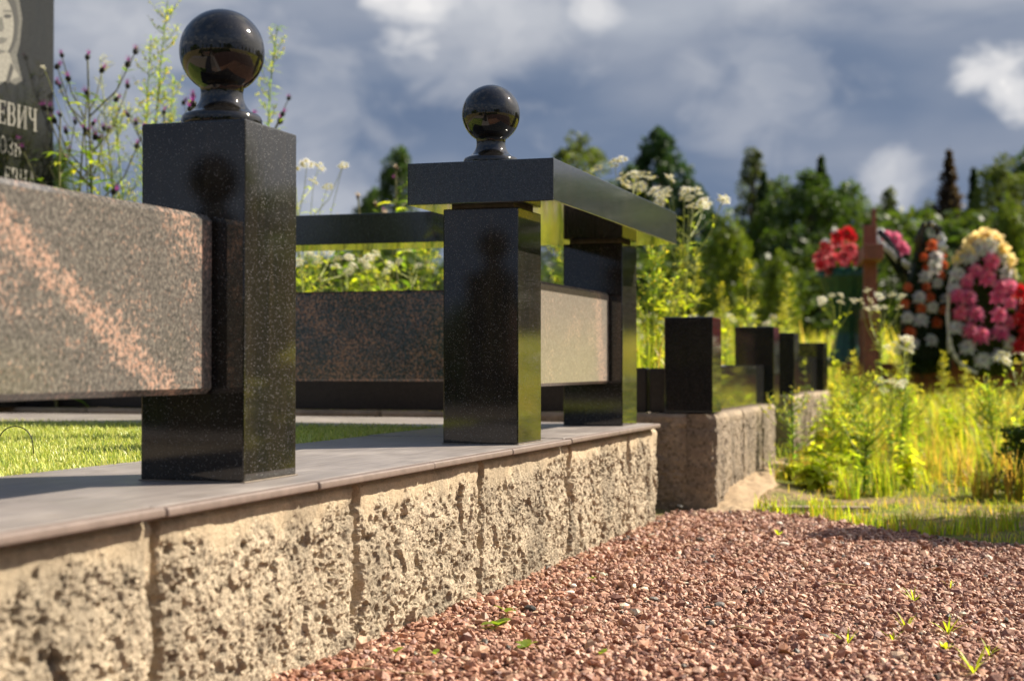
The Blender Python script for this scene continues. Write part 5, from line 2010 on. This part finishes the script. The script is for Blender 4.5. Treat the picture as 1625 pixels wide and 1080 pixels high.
for i, a in enumerate([
        ('oak', 'small dark tree behind the seeding thistles above the rear slab', 632, 236, 48, .75),
        ('oak_b', 'tree top just right of the headstone edge', 90, 240, 46, .45),
        ('birch_b', 'hazy grey-green tree behind the second granite ball', 918, 216, 66, 1.15),
        ('pine', 'tall dark tree above the bench slab', 1046, 196, 47, .95),
        ('pine', 'shorter dark tree right of the tall dark one', 1098, 278, 46, .85),
        ('oak', 'dark bushy tree left of the tall dark one', 1000, 262, 50, .7),
        ('birch', 'slim grey-green birch left of the broad oak', 1196, 232, 52, .95),
        ('spruce', 'pointed dark spruce just left of the tall dark tree', 1022, 232, 49, 1.0),
        ('spruce', 'pointed spruce against the slim birch', 1212, 268, 48, .9),
        ('spruce', 'pointed spruce on the right flank of the broad oak', 1338, 286, 47, .9),
        ('oak', 'broad dark green oak right of the slim birch', 1290, 272, 44, 1.15),
        ('oak_b', 'rounded oak on the right shoulder of the broad one', 1345, 298, 45, .85),
        ('spruce', 'dark spruce tip standing out above the broad oak', 1303, 243, 54, 1.0),
        ('oak_b', 'dark oak on the left shoulder of the broad one', 1245, 290, 46, .7),
        ('bush', 'sunlit lime bush below the slim birch', 1160, 352, 36, 1.25),
        ('bush', 'small sunlit bush below the broad oak', 1235, 410, 34, 1.1),
        ('birch', 'small pale tree above the brown cross', 1410, 296, 58, .9),
        ('scrub', 'low green thicket behind the cross and bouquet', 1440, 348, 44, 1.3),
        ('scrub', 'dark thicket behind the green vase', 1350, 380, 40, 1.4),
        ('spruce_brown', 'withered brown spruce right of the gap of sky', 1506, 232, 48, 1.0),
        ('spruce', 'young spruce right of the withered one', 1545, 262, 52, .9),
        ('birch_b', 'yellowish birch behind the yellow-edged wreath', 1585, 250, 45, 1.2),
        ('oak', 'dark oak at the right edge of the picture', 1640, 232, 50, 1.0),
        ('scrub', 'thicket low behind the wreaths', 1530, 352, 42, 1.5),
        ('scrub', 'thicket low at the right edge behind the wreaths', 1620, 360, 42, 1.4),
        ('scrub', 'dark undergrowth below the tall dark tree', 1060, 400, 42, 1.5),
        ('scrub', 'dark undergrowth seen between the bench legs', 900, 420, 44, 1.5),
        ('scrub', 'dark undergrowth seen under the rear slab', 600, 400, 44, 1.9),
        ('scrub', 'dark undergrowth low behind the short black posts', 1180, 440, 40, 1.5),
        ('pine', 'dark tree filling the gap behind the far bench leg', 1130, 330, 48, .9),
        ('oak_b', 'low dark oak right of the lime bush', 1215, 330, 47, .8),
        ('oak', 'dark oak low behind the green vase', 1370, 335, 46, .8),
        ('birch_b', 'pale tree beside the withered spruce', 1470, 320, 50, .7),
        ('spruce', 'slender spruce between the hazy tree and the tall dark one', 965, 285, 52, .8),
        ('oak', 'small dark tree low over the rear slab', 590, 300, 50, .7),
        ('bush', 'sunlit bush at the foot of the dark oak by the right edge', 1600, 330, 38, 1.1),
        ('scrub', 'undergrowth low left of the green vase', 1290, 440, 38, 1.4),
]):
    tree_at(*a, rz=i * 1.7)
# trees that stand round the rest of the cemetery: only their mirror images show in the granite
kinds = ['oak', 'birch_b', 'pine', 'oak_b', 'spruce', 'birch', 'oak_b', 'scrub']
for i in range(26):
    ang = YAW + math.radians(24 + i * 12.4)
    rr = random.uniform(34, 52)
    u, v = rr * math.cos(ang), rr * math.sin(ang)
    tree(kinds[i % 8], 'tree round the cemetery outside the picture, mirrored in the granite', (u, v, float(ground_z(u, v)) - .05),
         random.uniform(5.5, 9), random.uniform(0, 6), random.uniform(1, 1.4), 'trees outside the picture')

for i in range(9):
    a_ = math.radians(-6 - 4.2 * i)
    rr = 44 + 4 * math.sin(i * 2.2)
    u, v = rr * math.cos(a_), rr * math.sin(a_)
    tree(kinds[(i * 3 + 1) % 8], 'tree right of the picture, mirrored in the sunlit granite sides', (u, v, float(ground_z(u, v)) - .05), 5.0 + 1.4 * math.sin(i * 1.7), i, 1.5, 'trees outside the picture')
HD = tree_broad(41, .62, 0.66, .02, 60, 6000, .06, (0.045, 0.075, 0.02))
hst, hcr = HD[0].mesh('stems', M['bark']), HD[1]
for i in range(9):  # unseen row of shrubs, added only to darken what the granite mirrors
    o = thing('shrub', 'unseen dark shrub added behind the camera to darken the granite reflections', 'shrub', (-1.9 - .25 * math.sin(i), -2.6 + i * .72, ZG - .03), i * 1.9, 'shrubs added to darken reflections')
    obj('stems', hst, o)
    obj('crown', hcr, o, M['crown'])

# leafy shrub just outside the right edge; its shade falls on the gravel
SH = tree_broad(31, .42, 1.0, .05, 46, 5200, .055, (0.075, 0.125, 0.022))
sh = thing('shrub', 'olive shrub at the right edge casting shade over the gravel end', 'shrub', (4.20, -0.66, float(ground_z(4.2, -.66)) - .02))
sh.scale = (1.15, 1.15, 1.1)
shm = SH[0].mesh('stems', M['bark'])
obj('stems', shm, sh)
obj('crown', SH[1], sh, M['crown'])

p = pd(1622, 790, 4.45)
s2 = thing('shrub', 'low dark shrub in the shade, cut by the right edge', 'shrub', (p[0], p[1] - .06, float(ground_z(p[0], p[1])) - .02), 1.0)
s2.scale = (.34, .34, .30)
obj('stems', shm, s2)
obj('crown', SH[1], s2, M['crown'])
